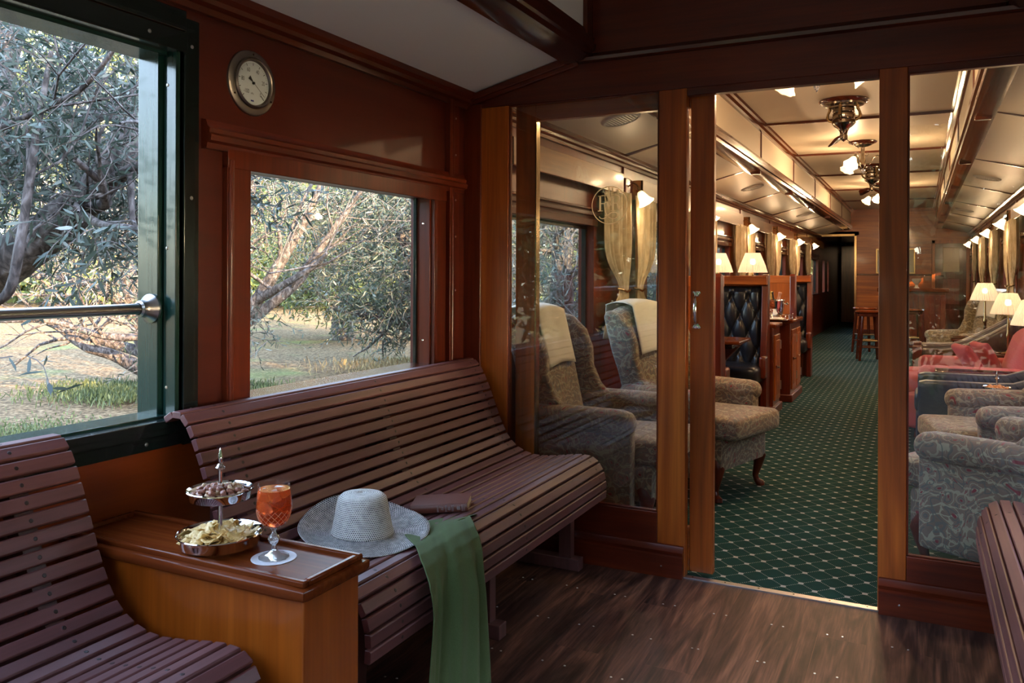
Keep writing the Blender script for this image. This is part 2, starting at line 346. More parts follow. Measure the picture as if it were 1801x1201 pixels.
# --- walls, deck, left
mb = MB(); xo = -2.06
LW = wood('lit_panel', (.20, .030, .003), (.28, .048, .005), (.36, .075, .008), 'y', .35, .15, .5, 60, .15)  # same veneer as the wall above; brighter orange paints in light on it
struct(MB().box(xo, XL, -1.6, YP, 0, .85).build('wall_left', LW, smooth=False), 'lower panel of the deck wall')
for b in [(-1.6, -.4, .85, 2.2), (-.4, 1.72, 1.93, 2.2), (1.72, 1.98, .85, 2.2), (1.98, 3.11, 1.615, 2.2), (3.11, YP, .85, 2.2)]:
    mb.box(xo, XL, b[0], b[1], b[2], b[3])
struct(mb.build('wall_left', RP, smooth=False), 'deck wall of varnished mahogany')
mb = MB()
for b in [(-1.6, YP, 0, .85), (-1.6, -.9, .85, 2.2), (-.9, 3.1, 1.93, 2.2), (3.1, YP, .85, 2.2)]: mb.box(XR, XR+.11, b[0], b[1], b[2], b[3])
struct(mb.build('wall_right', RP, smooth=False), 'deck wall opposite')
# --- open window with green painted frame
w = thing('window_1', None, None); w['kind'] = 'structure'; w['label'] = 'open unglazed window with green and black painted frame'
mb = MB(); mb.box(-2.09, XL-.055, 1.690, 1.72, .83, 1.95); mb.box(-2.0, XL+.0, 1.706, 1.74, .85, 1.93)
mb.box(-2.09, XL-.03, -.42, 1.70, .825, .86); mb.box(-2.09, XL-.03, -.42, 1.70, 1.915, 1.95)
mb.build('window_frame', GRN, w, bev=.002)
mb = MB(); mb.box(XL-.01, XL+.008, 1.73, 1.785, .77, 2.03); mb.box(XL-.01, XL+.010, -.45, 1.735, .775, .815); mb.box(XL-.03, XL+.016, -.45, 1.735, .812, .853)
mb.box(XL-.01, XL+.010, -.45, 1.735, 1.99, 2.05); mb.box(XL-.03, XL+.016, -.45, 1.735, 1.925, 1.985)
mb.build('frame_strip', BKP, w, bev=.002)
for (y, z) in [(1.757, 1.95), (1.757, 1.5), (1.757, .87), (1.6, 1.955), (1.60, .795), (1.1, .795)]:
    o = MB().lathe([(0, .003), (.004, .0025), (.006, 0)], 10, M=T(XL+(.008 if y > 1.7 else .016 if z > 1 else .01), y, z, 0, PI/2)).build('screw', STL, w)
for z in (1.83, 1.35, .94):
    MB().lathe([(0, .003), (.004, .0025), (.0055, 0)], 10, M=T(XL-.035, 1.706, z, PI/2)).build('screw', STL, w)
# --- handrail in the open window
hr = thing('handrail', 'brushed steel rail across the open window, on a round flange', 'handrail', (-2.03, 0, 1.172))
MB().cyl((0, -.41, 0), (0, 1.66, 0), .016, 24).build('tube', STL, hr)
for y, s in ((1.688, 1), (-.41, -1)):
    fg = MB().lathe([(.018, -.045), (.024, -.040), (.024, -.032), (.028, -.022), (.038, -.012), (.043, -.006), (.043, 0), (0, 0)], 32, M=T(0, y, 0, -PI/2 if s > 0 else PI/2)).build('flange', STL, hr)
    for k in range(5):
        a = 2*PI*k/5+.5; MB().lathe([(0, .003), (.003, .003), (.005, 0)], 8, M=T(.034*math.cos(a), y-s*.010, .034*math.sin(a), PI/2 if s > 0 else -PI/2)).build('screw', CHR, fg)
# --- glazed window on the deck
def bead(y, z0, z1, x=XL+.012, r=.008): return ((x, y, z0), (x, y, z1), r)
w = thing('window_2', None, None); w['kind'] = 'structure'; w['label'] = 'glazed deck window above the long bench'
mb = MB(); mb.box(-2.03, -2.026, 1.97, 3.12, .86, 1.62); mb.build('pane', GLS, w, smooth=False)
mb = MB()
mb.box(XL, XL+.022, 1.885, 1.985, .80, 1.615)      # left casing
mb.box(XL, XL+.020, 3.105, 3.20, .80, 1.615)
mb.box(XL, XL+.024, 1.885, 3.20, 1.605, 1.665)     # head casing
mb.tube([(XL+.020, 1.90, .85), (XL+.020, 1.90, 1.63)], .011, 10); mb.tube([(XL+.014, 3.125, .85), (XL+.014, 3.125, 1.61)], .007, 10)
mb.box(-2.022, XL, 3.095, 3.13, .87, 1.62)
mb.box(-2.04, XL, 1.965, 1.983, .87, 1.62)
mb.build('casing', RZ, w, bev=.003)
mb = MB(); mb.box(-2.05, -1.90, 1.96, 3.16, .855, .878); mb.build('window_sill', DY, w, bev=.004)
mb = MB(); mb.box(-2.03, -2.015, 3.083, 3.10, .87, 1.62); mb.build('edge_strip', BKP, w, bev=.001)
for z in (1.5, .98): MB().lathe([(0, .003), (.004, .0025), (.0055, 0)], 10, M=T(-1.985, 3.094, z, PI/2)).build('screw', CHR, w)
# valance moulding above
prof = [(XL, 1.655), (XL+.022, 1.655), (XL+.026, 1.672), (XL+.040, 1.678), (XL+.043, 1.695), (XL+.034, 1.703), (XL+.036, 1.716), (XL+.026, 1.724), (XL+.020, 1.742), (XL, 1.746)]
o = rail('trim_1', prof, 1, 1.80, 3.36, RY, 'moulding over the deck window')
# corner mouldings at the partition
struct(MB().box(XL, XL+.03, 3.22, 3.245, .0, 2.08).tube([(XL+.014, 3.262, 0), (XL+.014, 3.262, 2.08)], .012, 10).box(XL, XL+.012, 3.27, 3.33, 0, 2.08).build('trim_2', RZ, bev=.002), 'upright corner moulding')
for z in (2.0, 1.83, 1.62, 1.2, 1.45): struct(MB().lathe([(0, .003), (.0035, .0025), (.005, 0)], 8, M=T(XL+.012, 3.30, z, 0, PI/2)).build('trim_3', STL), 'screw head in the corner moulding')
# cornice left / right deck
corn = [(XL, 2.06), (XL+.018, 2.06), (XL+.022, 2.078), (XL+.040, 2.086), (XL+.044, 2.10), (XL+.06, 2.112), (XL+.062, 2.15), (XL, 2.15)]
cornR = [(XR-(x-XL), z) for x, z in corn]
rail('trim_4', corn, 1, -1.6, YP, RY, 'cornice along the deck wall'); rail('trim_5', cornR, 1, -1.6, YP, RY, 'cornice along the deck wall opposite')
# --- ceilings: slope at each side, raised middle
ZS0, ZS1, ZT = 2.12, 2.275, 2.665
XB = -1.32; XBR = 2*XC-XB
def ceil(y0, y1, mat, lab):
    for a, b in (((XL-.1), XB+.02), ((XR+.1), XBR-.02)):
        pr = [(a, ZS0-.024), (b, ZS1+.005), (b, ZS1+.03), (a, ZS0+.05)]
        struct(MB().prism(pr, 1, y0, y1).build('ceiling', mat, smooth=False), 'sloping side '+lab)
    struct(MB().box(XB-.02, XBR+.02, y0, y1, ZT, ZT+.04).build('ceiling', mat, smooth=False), 'raised middle '+lab)
    for x, sg in ((XB, 1), (XBR, -1)):
        struct(MB().box(min(x, x-sg*.03), max(x, x-sg*.03), y0, y1, ZS1, ZT+.02).build('ceiling', mat, smooth=False), 'upright side of the raised '+lab)
ceil(-1.6, YP, WHT, 'deck ceiling'); ceil(YP+.06, YE, CRM, 'lounge ceiling')
struct(MB().box(XL-.14, XR+.14, -1.62, YE+7, 2.75, 2.80).build('roof', BKP, smooth=False), 'carriage roof'); 
def beam(x, sg, y0, y1, mat, n, wide=.105):
    # stepped beam under the edge of the raised ceiling; sg = side of the raised part
    P = [(x-sg*wide, 2.245), (x-sg*wide, 2.215), (x-sg*.02, 2.225), (x-sg*.005, 2.235), (x+sg*.012, 2.24), (x+sg*.016, 2.262), (x+sg*.030, 2.268), (x+sg*.034, 2.292), (x+sg*.022, 2.30), (x+sg*.026, 2.322), (x+sg*.014, 2.330), (x+sg*.010, 2.352), (x-sg*.02, 2.36)]
    rail(n, P, 1, y0, y1, mat, 'moulded beam below the raised ceiling')
    P = [(x-sg*.01, ZT-.075), (x+sg*.018, ZT-.07), (x+sg*.022, ZT-.05), (x+sg*.040, ZT-.036), (x+sg*.044, ZT-.012), (x+sg*.058, ZT), (x-sg*.01, ZT)]
    rail(n, P, 1, y0, y1, mat, 'moulding at the top of the raised ceiling')
beam(XB, 1, -1.6, YP, DY, 'trim_6'); beam(XBR, -1, -1.6, YP, DY, 'trim_7')
beam(XB, 1, YP+.06, YE, DB, 'trim_8'); beam(XBR, -1, YP+.06, YE, DB, 'trim_9')
for y in (3.385,):
    for x, sg in ((XB, 1), (XBR, -1)): struct(MB().box(min(x, x+sg*.02), max(x, x+sg*.02), y-.05, y+.025, 2.3, ZT).build('trim_10', DZ, bev=.002), 'upright batten')
# battens across the lounge ceilings
k = 11
for i in range(8):
    y = 3.43+2.18*i+(.06 if i == 0 else 0)
    if i > 0:
        y = 5.62+2.18*(i-1)
    if y > YE-.3: continue
    for a, b, z0, z1 in ((XL, XB-.09, ZS0-.018, ZS1-.035), (XR, XBR+.09, ZS0-.018, ZS1-.035)):
        dx = b-a; pr = [(a, z0+.03), (b, z1+.04), (b, z1+.012), (a, z0+.002)]
        struct(MB().prism(pr, 1, y-.018, y+.018).build('trim_11', DX, bev=.004), 'rib across the sloping ceiling')
    struct(MB().box(XB, XBR, y-.018, y+.018, ZT-.020, ZT+.002).build('trim_12', DX, bev=.005), 'rib across the raised ceiling')
    for x, sg in ((XB, 1), (XBR, -1)):
        struct(MB().box(min(x, x+sg*.010), max(x, x+sg*.010), y-.014, y+.014, 2.35, ZT-.06).build('trim_13', RZ, bev=.003), 'batten on the upright side')
        struct(MB().box(x-.045-.045*sg, x+.045-.045*sg, y-.02, y+.02, 2.205, 2.235).build('trim_14', DX, bev=.006), 'block under the beam')
# --- partition between the deck and the lounge
Y0, Y1 = YP, YP+.045
mb = MB()
mb.box(XL, -1.72, Y0, Y1, 0, 2.062); mb.box(-1.0, -.88, Y0, Y1, 0, 2.062); mb.box(-.14, -.042, Y0, Y1, 0, 2.062); mb.box(.74, XR, Y0, Y1, 0, 2.062)
pw = struct(mb.build('wall_partition', WZ, bev=.003), 'mahogany posts of the glazed partition')
mb = MB(); mb.box(XL, XR, Y0, Y1, 2.062, 2.24); mb.box(-.88, -.14, Y0+.0, Y1, 2.03, 2.0625); mb.prism([(XL, 2.2), (XR, 2.2), (XR, 2.13), (XBR, 2.29), (XBR, 2.72), (XB, 2.72), (XB, 2.29), (XL, 2.13)], 1, Y0+.005, Y1)
mb.box(-1.72, -1.0, Y0, Y1, .12, .262); mb.box(-.042, .74, Y0, Y1, .08, .225); mb.box(-.042, .74, Y0, Y1, 2.035, 2.0625)
struct(mb.build('wall_partition', RX, bev=.003), 'mahogany rails and head of the glazed partition')
struct(MB().box(XL, -1.86, Y0-.012, Y0+.001, 0, 2.08).build('trim_15', RZ, bev=.003), 'batten beside the partition post')
for a, b, n in ((XL, -.885, 'baseboard_left'), (-.135, XR, 'baseboard_right')):
    P = [(Y0, 0), (Y0-.028, 0), (Y0-.028, .088), (Y0-.020, .094), (Y0-.024, .108), (Y0-.014, .118), (Y0-.008, .13), (Y0, .133)]
    struct(MB().prism(P, 0, a, b).build(n, RX), 'moulded skirting board of the partition')
    struct(MB().lathe([(0, .003), (.0035, .0025), (.005, 0)], 8, M=T(a+.07 if n[-1] == 't' and a > -1 else b-.09, Y0-.028, .045, PI/2)).build('trim_16', CHR), 'screw head in the skirting')
P = [(XL, 2.09), (XL, 2.125), (XB-.06, 2.262), (XB-.06, 2.222)]
struct(MB().prism([(XL, 2.085), (XL, 2.115), (XB-.05, 2.262), (XB-.05, 2.225)], 1, Y0-.028, Y0).prism([(XL, 2.068), (XL, 2.088), (XB-.05, 2.232), (XB-.05, 2.205)], 1, Y0-.016, Y0).build('trim_17', RX, bev=.004), 'sloping moulding under the ceiling')
struct(MB().prism([(XR, 2.085), (XR, 2.115), (XBR+.05, 2.262), (XBR+.05, 2.225)], 1, Y0-.028, Y0).build('trim_17', RX, bev=.004), 'sloping moulding under the ceiling')
struct(MB().prism([(Y0, 2.215), (Y0-.022, 2.222), (Y0-.026, 2.236), (Y0-.012, 2.243), (Y0, 2.258)], 0, XB-.06, XBR+.06).build('trim_18', DX), 'moulding across the partition head')
for a, b, z0, z1, n, lab in ((-1.72, -1.0, .262, 2.062, 'window_3', 'fixed glass left of the doorway'), (-.042, .74, .225, 2.04, 'window_4', 'fixed glass right of the doorway')):
    w = thing(n, None, None); w['kind'] = 'structure'; w['label'] = lab
    MB().box(a-.004, b+.004, Y0+.016, Y0+.022, z0-.004, z1+.004).build('pane', GLS, w, smooth=False)
    q = .007; mb = MB()
    for c in ((a, a+q, z0, z1), (b-q, b, z0, z1), (a, b, z0, z0+q), (a, b, z1-q, z1)): mb.box(c[0], c[1], Y0+.004, Y0+.016, c[2], c[3])
    mb.build('glazing_bead', RZ, w, bev=.002)
    if n == 'window_3':
        # etched monogram RVR in a ring
        gold = cloth('etched_gold', (.95, .80, .56), .5); gt = gold.node_tree; tr_ = N(gt, 'ShaderNodeBsdfTranslucent'); tr_.inputs[0].default_value = (1, .85, .6, 1); mx_ = N(gt, 'ShaderNodeMixShader'); mx_.inputs[0].default_value = .6; gt.links.new(gt.nodes['Principled BSDF'].outputs[0], mx_.inputs[1]); gt.links.new(tr_.outputs[0], mx_.inputs[2]); gt.links.new(mx_.outputs[0], gt.nodes['Material Output'].inputs[0]); lg = MB(); cx, cz, yy = -1.226, 1.582, Y0+.0145
        def rib(pts, w_, closed=False):
            K = len(pts); L_ = []
            for i in range(K):
                a_ = Vector(pts[(i-1) % K] if closed else pts[max(i-1, 0)]); b_ = Vector(pts[(i+1) % K] if closed else pts[min(i+1, K-1)])
                t_ = (b_-a_).normalized(); nn = Vector((-t_.y, t_.x)); ww = w_[i] if isinstance(w_, list) else w_
                p = Vector(pts[i]); L_.append((p+nn*ww/2, p-nn*ww/2))
            v = [(cx+q_[0], yy, cz+q_[1]) for pr_ in L_ for q_ in pr_]
            n_ = K if closed else K-1
            lg.add(v, [(2*i, 2*i+1, (2*i+3) % (2*K), (2*i+2) % (2*K)) for i in range(n_)])
        u_ = .0815/410.
        def P2(x, y): return ((x-700)*u_, (615-y)*u_)
        rib([(.082*math.cos(2*PI*i/64), .082*math.sin(2*PI*i/64)) for i in range(64)], .0036, True)
        def bez(ps, n=10):
            out = []
            for i in range(n+1):
                s_ = i/n; q_ = [Vector(p) for p in ps]
                while len(q_) > 1: q_ = [q_[j].lerp(q_[j+1], s_) for j in range(len(q_)-1)]
                out.append(tuple(q_[0]))
            return out
        for ox in (0, 300):      # the two Rs
            rib([P2(480+ox, 400), P2(480+ox, 735)], .0082); rib([P2(430+ox, 408), P2(560+ox, 402)], .0026); rib([P2(425+ox, 738), P2(545+ox, 738)], .0028)
            rib(bez([P2(500+ox, 400), P2(640+ox, 370), P2(690+ox, 480), P2(640+ox, 600), P2(500+ox, 572)]), [.003, .003, .004, .006, .0075, .008, .0075, .006, .004, .003, .003])
        rib(bez([P2(870, 570), P2(910, 640), P2(870, 730), P2(950, 770), P2(975, 670)]), [.004, .006, .007, .007, .006, .005, .004, .004, .003, .003, .003])
        def cr(ps, n=8):
            P = [Vector(p) for p in ps]; out = []
            for i in range(len(P)-1):
                p0, p1, p2, p3 = P[max(i-1, 0)], P[i], P[i+1], P[min(i+2, len(P)-1)]
                for k_ in range(n):
                    q_ = k_/n; out.append(tuple(.5*((2*p1)+(p2-p0)*q_+(2*p0-5*p1+4*p2-p3)*q_*q_+(3*p1-p0-3*p2+p3)*q_**3)))
            return out+[tuple(P[-1])]
        rib(cr([P2(*p) for p in ((575, 580), (585, 680), (615, 790), (670, 870), (740, 905), (820, 912), (875, 880), (885, 825), (850, 780), (780, 770), (710, 800), (640, 860), (570, 905), (500, 905), (455, 860))]), .0036)
        rib([P2(595, 325), P2(685, 690)], .0075); rib([P2(755, 325), P2(690, 690)], .0036); rib([P2(550, 325), P2(640, 325)], .0026); rib([P2(710, 325), P2(805, 325)], .0026)
        rib([P2(660, 325), P2(735, 620)], .005)
        lg.build('etched_monogram', gold, w, smooth=False)
# threshold
th = struct(MB().box(-.885, -.135, YP-.006, YP+.028, -.002, .006).build('threshold', ALU, bev=.001), 'aluminium strip at the carpet edge')
for i in range(6): 
    o = MB().lathe([(0, .0005), (.004, .0004)], 8).build('screw', NIK, None); o.location = (-.85+.135*i, YP+.012, .0062); par(o, th)
# --- sliding door, slid open behind the left glass
d = thing('door_1', None, None); d['kind'] = 'structure'; d['label'] = 'sliding glazed mahogany door, slid open to the left'
ya, yb = YP+.052, YP+.088
mb = MB(); mb.box(-.875, -.775, ya, yb, .015, 2.07); mb.box(-1.705, -1.602, ya, yb, .015, 2.07); mb.build('stile', WZ, d, bev=.003)
mb = MB(); mb.box(-1.602, -.875, ya, yb, 1.99, 2.07); mb.box(-1.602, -.875, ya, yb, .015, .20); mb.build('rail', WX, d, bev=.003)
MB().box(-1.61, -.87, ya+.015, ya+.020, .19, 2.0).build('pane', GLS, d, smooth=False)
MB().box(-1.604, -1.598, ya-.002, yb+.002, .20, 1.99).build('glazing_bead', BRS, d)
hd = MB(); hx = -.848
for z in (1.195, 1.06):
    hd.lathe([(0, .006), (.010, .0055), (.013, .003), (.0135, 0)], 20, M=T(hx, ya, z, PI/2)); hd.lathe([(0, .006), (.006, .005), (.008, 0)], 16, M=T(hx-.012, ya, z+(.006 if z > 1.1 else -.006), PI/2)); hd.lathe([(0, .006), (.006, .005), (.008, 0)], 16, M=T(hx+.012, ya, z+(.006 if z > 1.1 else -.006), PI/2))
hd.tube([(hx, ya-.004, 1.185), (hx, ya-.022, 1.178), (hx, ya-.030, 1.165), (hx, ya-.032, 1.128), (hx, ya-.030, 1.09), (hx, ya-.022, 1.077), (hx, ya-.004, 1.07)], [.006, .007, .008, .0085, .008, .007, .006], 12)
hd.build('handle', CHR, d)
# --- lounge walls with windows between the piers
def lounge_wall(side):
    sg = 1 if side == 'left' else -1
    X0 = XL if sg > 0 else XR; lo = X0-sg*.11
    def bx(mb, a, b, y0, y1, z0, z1): mb.box(min(a, b), max(a, b), y0, y1, z0, z1)
    mb = MB(); bx(mb, lo, X0, YP+.045, YE+7 if sg > 0 else YE, 0, .88); bx(mb, lo, X0, YP+.045, YE+7 if sg > 0 else YE, 1.60, 2.2)
    edges = [YP+.045, YP+.33]+[e for p in PIER for e in (p-.62, p+.58)]+[YE-.25, YE]
    for i in range(0, len(edges)-1, 2): bx(mb, lo, X0, edges[i], edges[i+1], .88, 1.60)
    if sg > 0: bx(mb, lo, X0, YE, YE+.6, .88, 1.6); bx(mb, lo, X0, YE+1.1, YE+1.7, .88, 1.6); bx(mb, lo, X0, YE+2.0, YE+7, .88, 1.6)
    struct(mb.build('wall_'+side, RZ, smooth=False), 'lounge wall, '+side)
    for i in range(1, len(edges)-1, 2):
        a, b = edges[i], edges[i+1]
        n = (5 if sg > 0 else 15)+(i-1)//2
        w = thing('window_%d' % n, None, None); w['kind'] = 'structure'; w['label'] = '%s lounge window on the %s' % (ORD[(i-1)//2], side)
        mb = MB(); bx(mb, X0-sg*.075, X0-sg*.071, a, b, .88, 1.6); mb.build('pane', GLS, w, smooth=False)
        mb = MB()
        for c in ((a-.004, a+.022, .875, 1.605), (b-.022, b+.004, .875, 1.605)): bx(mb, X0-sg*.08, X0-sg*.05, *c)
        bx(mb, X0-sg*.08, X0-sg*.05, a+.02, b-.02, .875, .9); bx(mb, X0-sg*.08, X0-sg*.05, a+.02, b-.02, 1.575, 1.605)
        mb.build('window_frame', BKP, w)
        mb = MB(); bx(mb, X0-sg*.06, X0+sg*.03, a-.04, b+.04, .862, .884); mb.build('window_sill', DY, w, bev=.004)
        mb = MB(); bx(mb, X0, X0+sg*.018, a-.03, b+.03, 1.595, 1.640); bx(mb, X0, X0+sg*.03, a-.04, b+.04, 1.66, 1.69); bx(mb, X0, X0+sg*.02, a-.04, b+.04, 1.70, 1.715); mb.build('head_moulding', DY, w, bev=.004)
        mb = MB(); bx(mb, X0+sg*.062, X0+sg*.08, a+.02 if i == 1 else a-.38, b+.38 if i < len(edges)-2 else b, 1.84, 1.985)
        bx(mb, X0, X0+sg*.08, a+.02 if i == 1 else a-.38, (a+.02 if i == 1 else a-.38)+.015, 1.84, 1.985)
        mb.build('pelmet', WPL, w, bev=.003)
    c2 = [(X0+sg*(x-XL), z) for x, z in corn]
    rail('trim_19', c2, 1, YP+.045, YE, DB, 'cornice of the lounge')
    mb = MB()
    for p in PIER: bx(mb, X0, X0+sg*.012, p-.04, p+.04, .0, 2.06)
    struct(mb.build('trim_20', RZ, bev=.003), 'pilasters between the windows')
lounge_wall('left'); lounge_wall('right')
# --- end wall, doorway, corridor
mb = MB(); mb.box(-1.22, XR, YE, YE+.06, 0, 2.9); mb.box(XL-.1, -1.22, YE, YE+.06, 2.13, 2.9); struct(mb.build('wall_far', WX, smooth=False), 'far end wall of the lounge')
mb = MB(); mb.box(-1.25, -1.205, YE-.02, YE+.07, 0, 2.15); mb.box(XL, -1.205, YE-.02, YE+.07, 2.10, 2.15); struct(mb.build('trim_21', BRS, bev=.003), 'metal frame of the doorway')
struct(MB().box(-1.2, XR, YE-.02, YE, 1.265, 1.295).box(-1.2, XR, YE-.012, YE, 0, .12).build('trim_22', DX, bev=.004), 'dado rail of the end wall')
struct(MB().box(-1.218, -1.16, YE+.06, YE+7, 0, 2.9).build('wall_corridor', DZ, smooth=False), 'corridor wall')
struct(MB().box(XL-.1, -1.16, YE+6.9, YE+7, 0, 2.9).build('wall_corridor', DZ, smooth=False), 'corridor end')
struct(MB().box(XL-.1, -1.16, YE, YE+7, 2.12, 2.2).build('ceiling', DX, smooth=False), 'corridor ceiling')
d = thing('door_2', None, None); d['kind'] = 'structure'; d['label'] = 'panelled mahogany door in the end wall'
MB().box(.27, .85, YE-.05, YE-.012, .0, 1.93).build('door_leaf', DZ, d, bev=.003)
MB().box(.22, .28, YE-.06, YE, 0, 1.99).box(.84, .90, YE-.06, YE, 0, 1.99).box(.22, .90, YE-.06, YE, 1.92, 1.99).build('door_frame', WZ, d, bev=.004)
MB().box(.42, .72, YE-.058, YE-.045, .68, 1.2).box(.42, .72, YE-.058, YE-.045, .12, .58).build('panel', RZ, d, bev=.01)
MB().box(.42, .72, YE-.056, YE-.045, 1.34, 1.84).build('door_glass', pmat('frosted_glass', (.42, .30, .18), .25), d, bev=.008)
MB().cyl((.34, YE-.05, 1.26), (.34, YE-.08, 1.26), .012).cyl((.34, YE-.08, 1.26), (.44, YE-.085, 1.26), .008).build('handle', NIK, d)
d = thing('door_3', None, None); d['kind'] = 'structure'; d['label'] = 'dark door at the end of the corridor'
MB().box(-1.90, -1.28, YE+4.9, YE+4.95, 0, 2.05).build('door_leaf', DZ, d, bev=.003); MB().box(-1.42, -1.34, YE+4.89, YE+4.9, .9, 1.85).build('pane', pmat('dark_pane', (.03, .04, .04), .1), d)
# ================================================================ DECK FURNITURE
PROF = [(-1.945, .862), (-1.915, .880), (-1.885, .882), (-1.862, .874), (-1.836, .846), (-1.815, .81), (-1.79, .757), (-1.766, .70), (-1.739, .63), (-1.715, .58), (-1.69, .537), (-1.664, .508), (-1.632, .486), (-1.599, .472), (-1.561, .463), (-1.519, .461), (-1.44, .470), (-1.38, .480), (-1.33, .486), (-1.29, .484), (-1.262, .472), (-1.240, .449), (-1.224, .42), (-1.214, .385), (-1.212, .345), (-1.214, .315)]
def arc_at(prof):
    P = [Vector(p) for p in prof]; L = [0]
    for i in range(1, len(P)): L.append(L[-1]+(P[i]-P[i-1]).length)
    def at(s):
        s = max(0, min(L[-1]-1e-6, s))
        for i in range(1, len(L)):
            if s <= L[i]: break
        q = (s-L[i-1])/(L[i]-L[i-1]); p = P[i-1].lerp(P[i], q)
        e = .018; return p
    return at, L[-1]
def bench(loc_y, y0, y1, flip, ribs, label):
    """slatted bench against a side wall; y0..y1 its ends, ribs the places of its supports"""
    at, LT = arc_at(PROF)
    fx = (lambda x: x) if not flip else (lambda x: -1.03-x)
    root = thing('slatted_bench', label, 'bench', (0, loc_y, 0))
    back, seat = MB(), MB(); pitch = .0412; n = int((LT-.012)/pitch); cnt = 0
    for i in range(n+1):
        s = .018+i*pitch
        p = at(s); t = (at(s+.012)-at(s-.012)).normalized(); nn = Vector((-t.y, t.x))   # outward normal of the profile (up and towards the room)
        if nn.y < -.01 and p.x < -1.3: nn = -nn
        if nn.x < 0 and p.x > -1.3: nn = -nn
        hw, th = .0168, .019
        sec = []
        for a, b in ((-1, -1), (1, -1), (1, -.25), (.82, 0), (-.82, 0), (-1, -.25)):
            q = p+t*hw*a+nn*(b*th if b != -.25 else -.0035); sec.append((fx(q.x), q.y))
        mb = back if p.x < -1.655 else seat
        mb.prism(sec, 1, y0, y1)
        for ry in ribs:
            q = p+nn*.0004; M = Matrix(((t.x*(1 if not flip else -1), 0, nn.x*(1 if not flip else -1), fx(q.x)), (0, 1, 0, ry), (t.y, 0, nn.y, q.y), (0, 0, 0, 1)))
            mb.lathe([(0, .0003), (.0052, .0003), (.0055, -.001)], 10, 1, M)
    back.build('backrest', [SL, PLUG], root, bev=.0022); seat.build('seat', [SL, PLUG], root, bev=.0022)
    for ry in ribs:
        mb = MB(); up, dn = [], []
        for k in range(31):
            s = .012+(LT-.03)*k/30; p = at(s); t = (at(s+.012)-at(s-.012)).normalized(); nn = Vector((-t.y, t.x))
            if nn.y < -.01 and p.x < -1.3: nn = -nn
            if nn.x < 0 and p.x > -1.3: nn = -nn
            a = p-nn*.0195; b = p-nn*(.060 if s > .05 else .032); up.append((fx(a.x), a.y)); dn.append((fx(b.x), max(b.y, .30)))
        for k in range(30): mb.prism([up[k], up[k+1], dn[k+1], dn[k]], 1, ry-.022, ry+.022)
        mb.build('rib', SLX, root, smooth=False, merge=True)
        for xa, xb, zt in ((-1.40, -1.345, .415), (-1.885, -1.83, .68)):
            a, b = sorted((fx(xa), fx(xb))); MB().box(a, b, ry-.022, ry+.022, .05, zt).build('leg', SLX, root, bev=.002)
        a, b = sorted((fx(-1.93), fx(-1.305))); MB().box(a, b, ry-.028, ry+.028, 0, .05).build('foot', SLX, root, bev=.003)
    a, b = sorted((fx(-1.80), fx(-1.775))); MB().box(a, b, y0+.12, y1-.12, .18, .25).build('stretcher', SLX, root, bev=.003)
    return root
bench(0, 1.66, 3.365, False, (1.80, 2.56, 3.30), 'long slatted hardwood bench under the glazed window, with the hat on it')
bench(0, -1.1, 1.300, False, (-1.0, .1, 1.16), 'near slatted hardwood bench below the open window, left of the side table')
bench(0, -1.1, 3.370, True, (-1.0, .5, 2.0, 3.2), 'slatted hardwood bench at the right edge, against the opposite wall')
# --- side cabinet between the benches
t = thing('side_table', 'mahogany cabinet table with a polished lipped top between two benches', 'table', (-1.548, 1.458, 0))
hx, hy = .390, .108
MB().box(-hx, hx-.012, -hy+.012, hy-.012, 0, .585).build('body', MG, t, bev=.004, seg=3)
MB().cush((.0, 0, .597), (hx+.008, hy+.012, .016), .014, 0, 6).build('table_top', MT, t, merge=True)
mb = MB()
for a in ((-hx+.005, hx-.005, -hy+.004, -hy+.022), (-hx+.005, hx-.005, hy-.022, hy-.004), (-hx+.005, -hx+.022, -hy+.022, hy-.022), (hx-.023, hx-.005, -hy+.022, hy-.022)): mb.box(*a, .609, .624)
mb.build('raised_lip', MT, t, bev=.005, seg=3)
MB().box(-hx+.02, hx-.02, -hy+.02, hy-.02, .606, .6145).build('tray_panel', MTP, t, smooth=False)
ZTB = .6145
# --- two-tier stand
def tier_stand(loc, label, k=1.0):
    t = thing('tiered_stand', label, 'serving stand', loc)
    MB().lathe([(0, 0), (.070, 0), (.074, .004), (.078, .008), (.092, .014), (.098, .036), (.1015, .040), (.100, .042), (.095, .038), (.088, .016), (0, .012)], 56).build('lower_dish', CHR, t)
    MB().lathe([(0, .118), (.060, .118), (.070, .122), (.0745, .140), (.0785, .144), (.0765, .146), (.071, .142), (.066, .125), (0, .121)], 56).build('upper_dish', CHR, t)
    MB().lathe([(0, .01), (.008, .012), (.0055, .016), (.0055, .118), (.009, .119), (.009, .123), (.0058, .125), (.0055, .190), (.010, .192), (.0115, .196), (.008, .199), (.0085, .2), (.0045, .205), (.0075, .212), (.0058, .222), (.0035, .232), (.0022, .238), (.001, .242), (0, .243)], 24).build('stem', CHR, t)
    return t
SX, SY = -1.505, 1.452
tier_stand((SX, SY, ZTB), 'two-tier silver stand of nuts and crisps on the side table')
def nutmat(n, a, b):
    m, t_, p = newmat(n); mp = mapping(t_, (1, 1, 1)); nz = N(t_, 'ShaderNodeTexNoise'); nz.inputs['Scale'].default_value = 160; t_.links.new(mp.outputs[0], nz.inputs[0]); r = ramp(t_, [(.35, a), (.6, b)]); t_.links.new(nz.outputs[0], r.inputs[0]); t_.links.new(r.outputs[0], p.inputs[0]); p.inputs['Roughness'].default_value = .45; return m
NUT = [nutmat('roasted_nut_skin', (.16, .05, .03), (.34, .14, .09)), nutmat('pale_nut', (.40, .24, .12), (.62, .42, .24)), nutmat('almond_skin', (.20, .07, .03), (.42, .20, .11))]
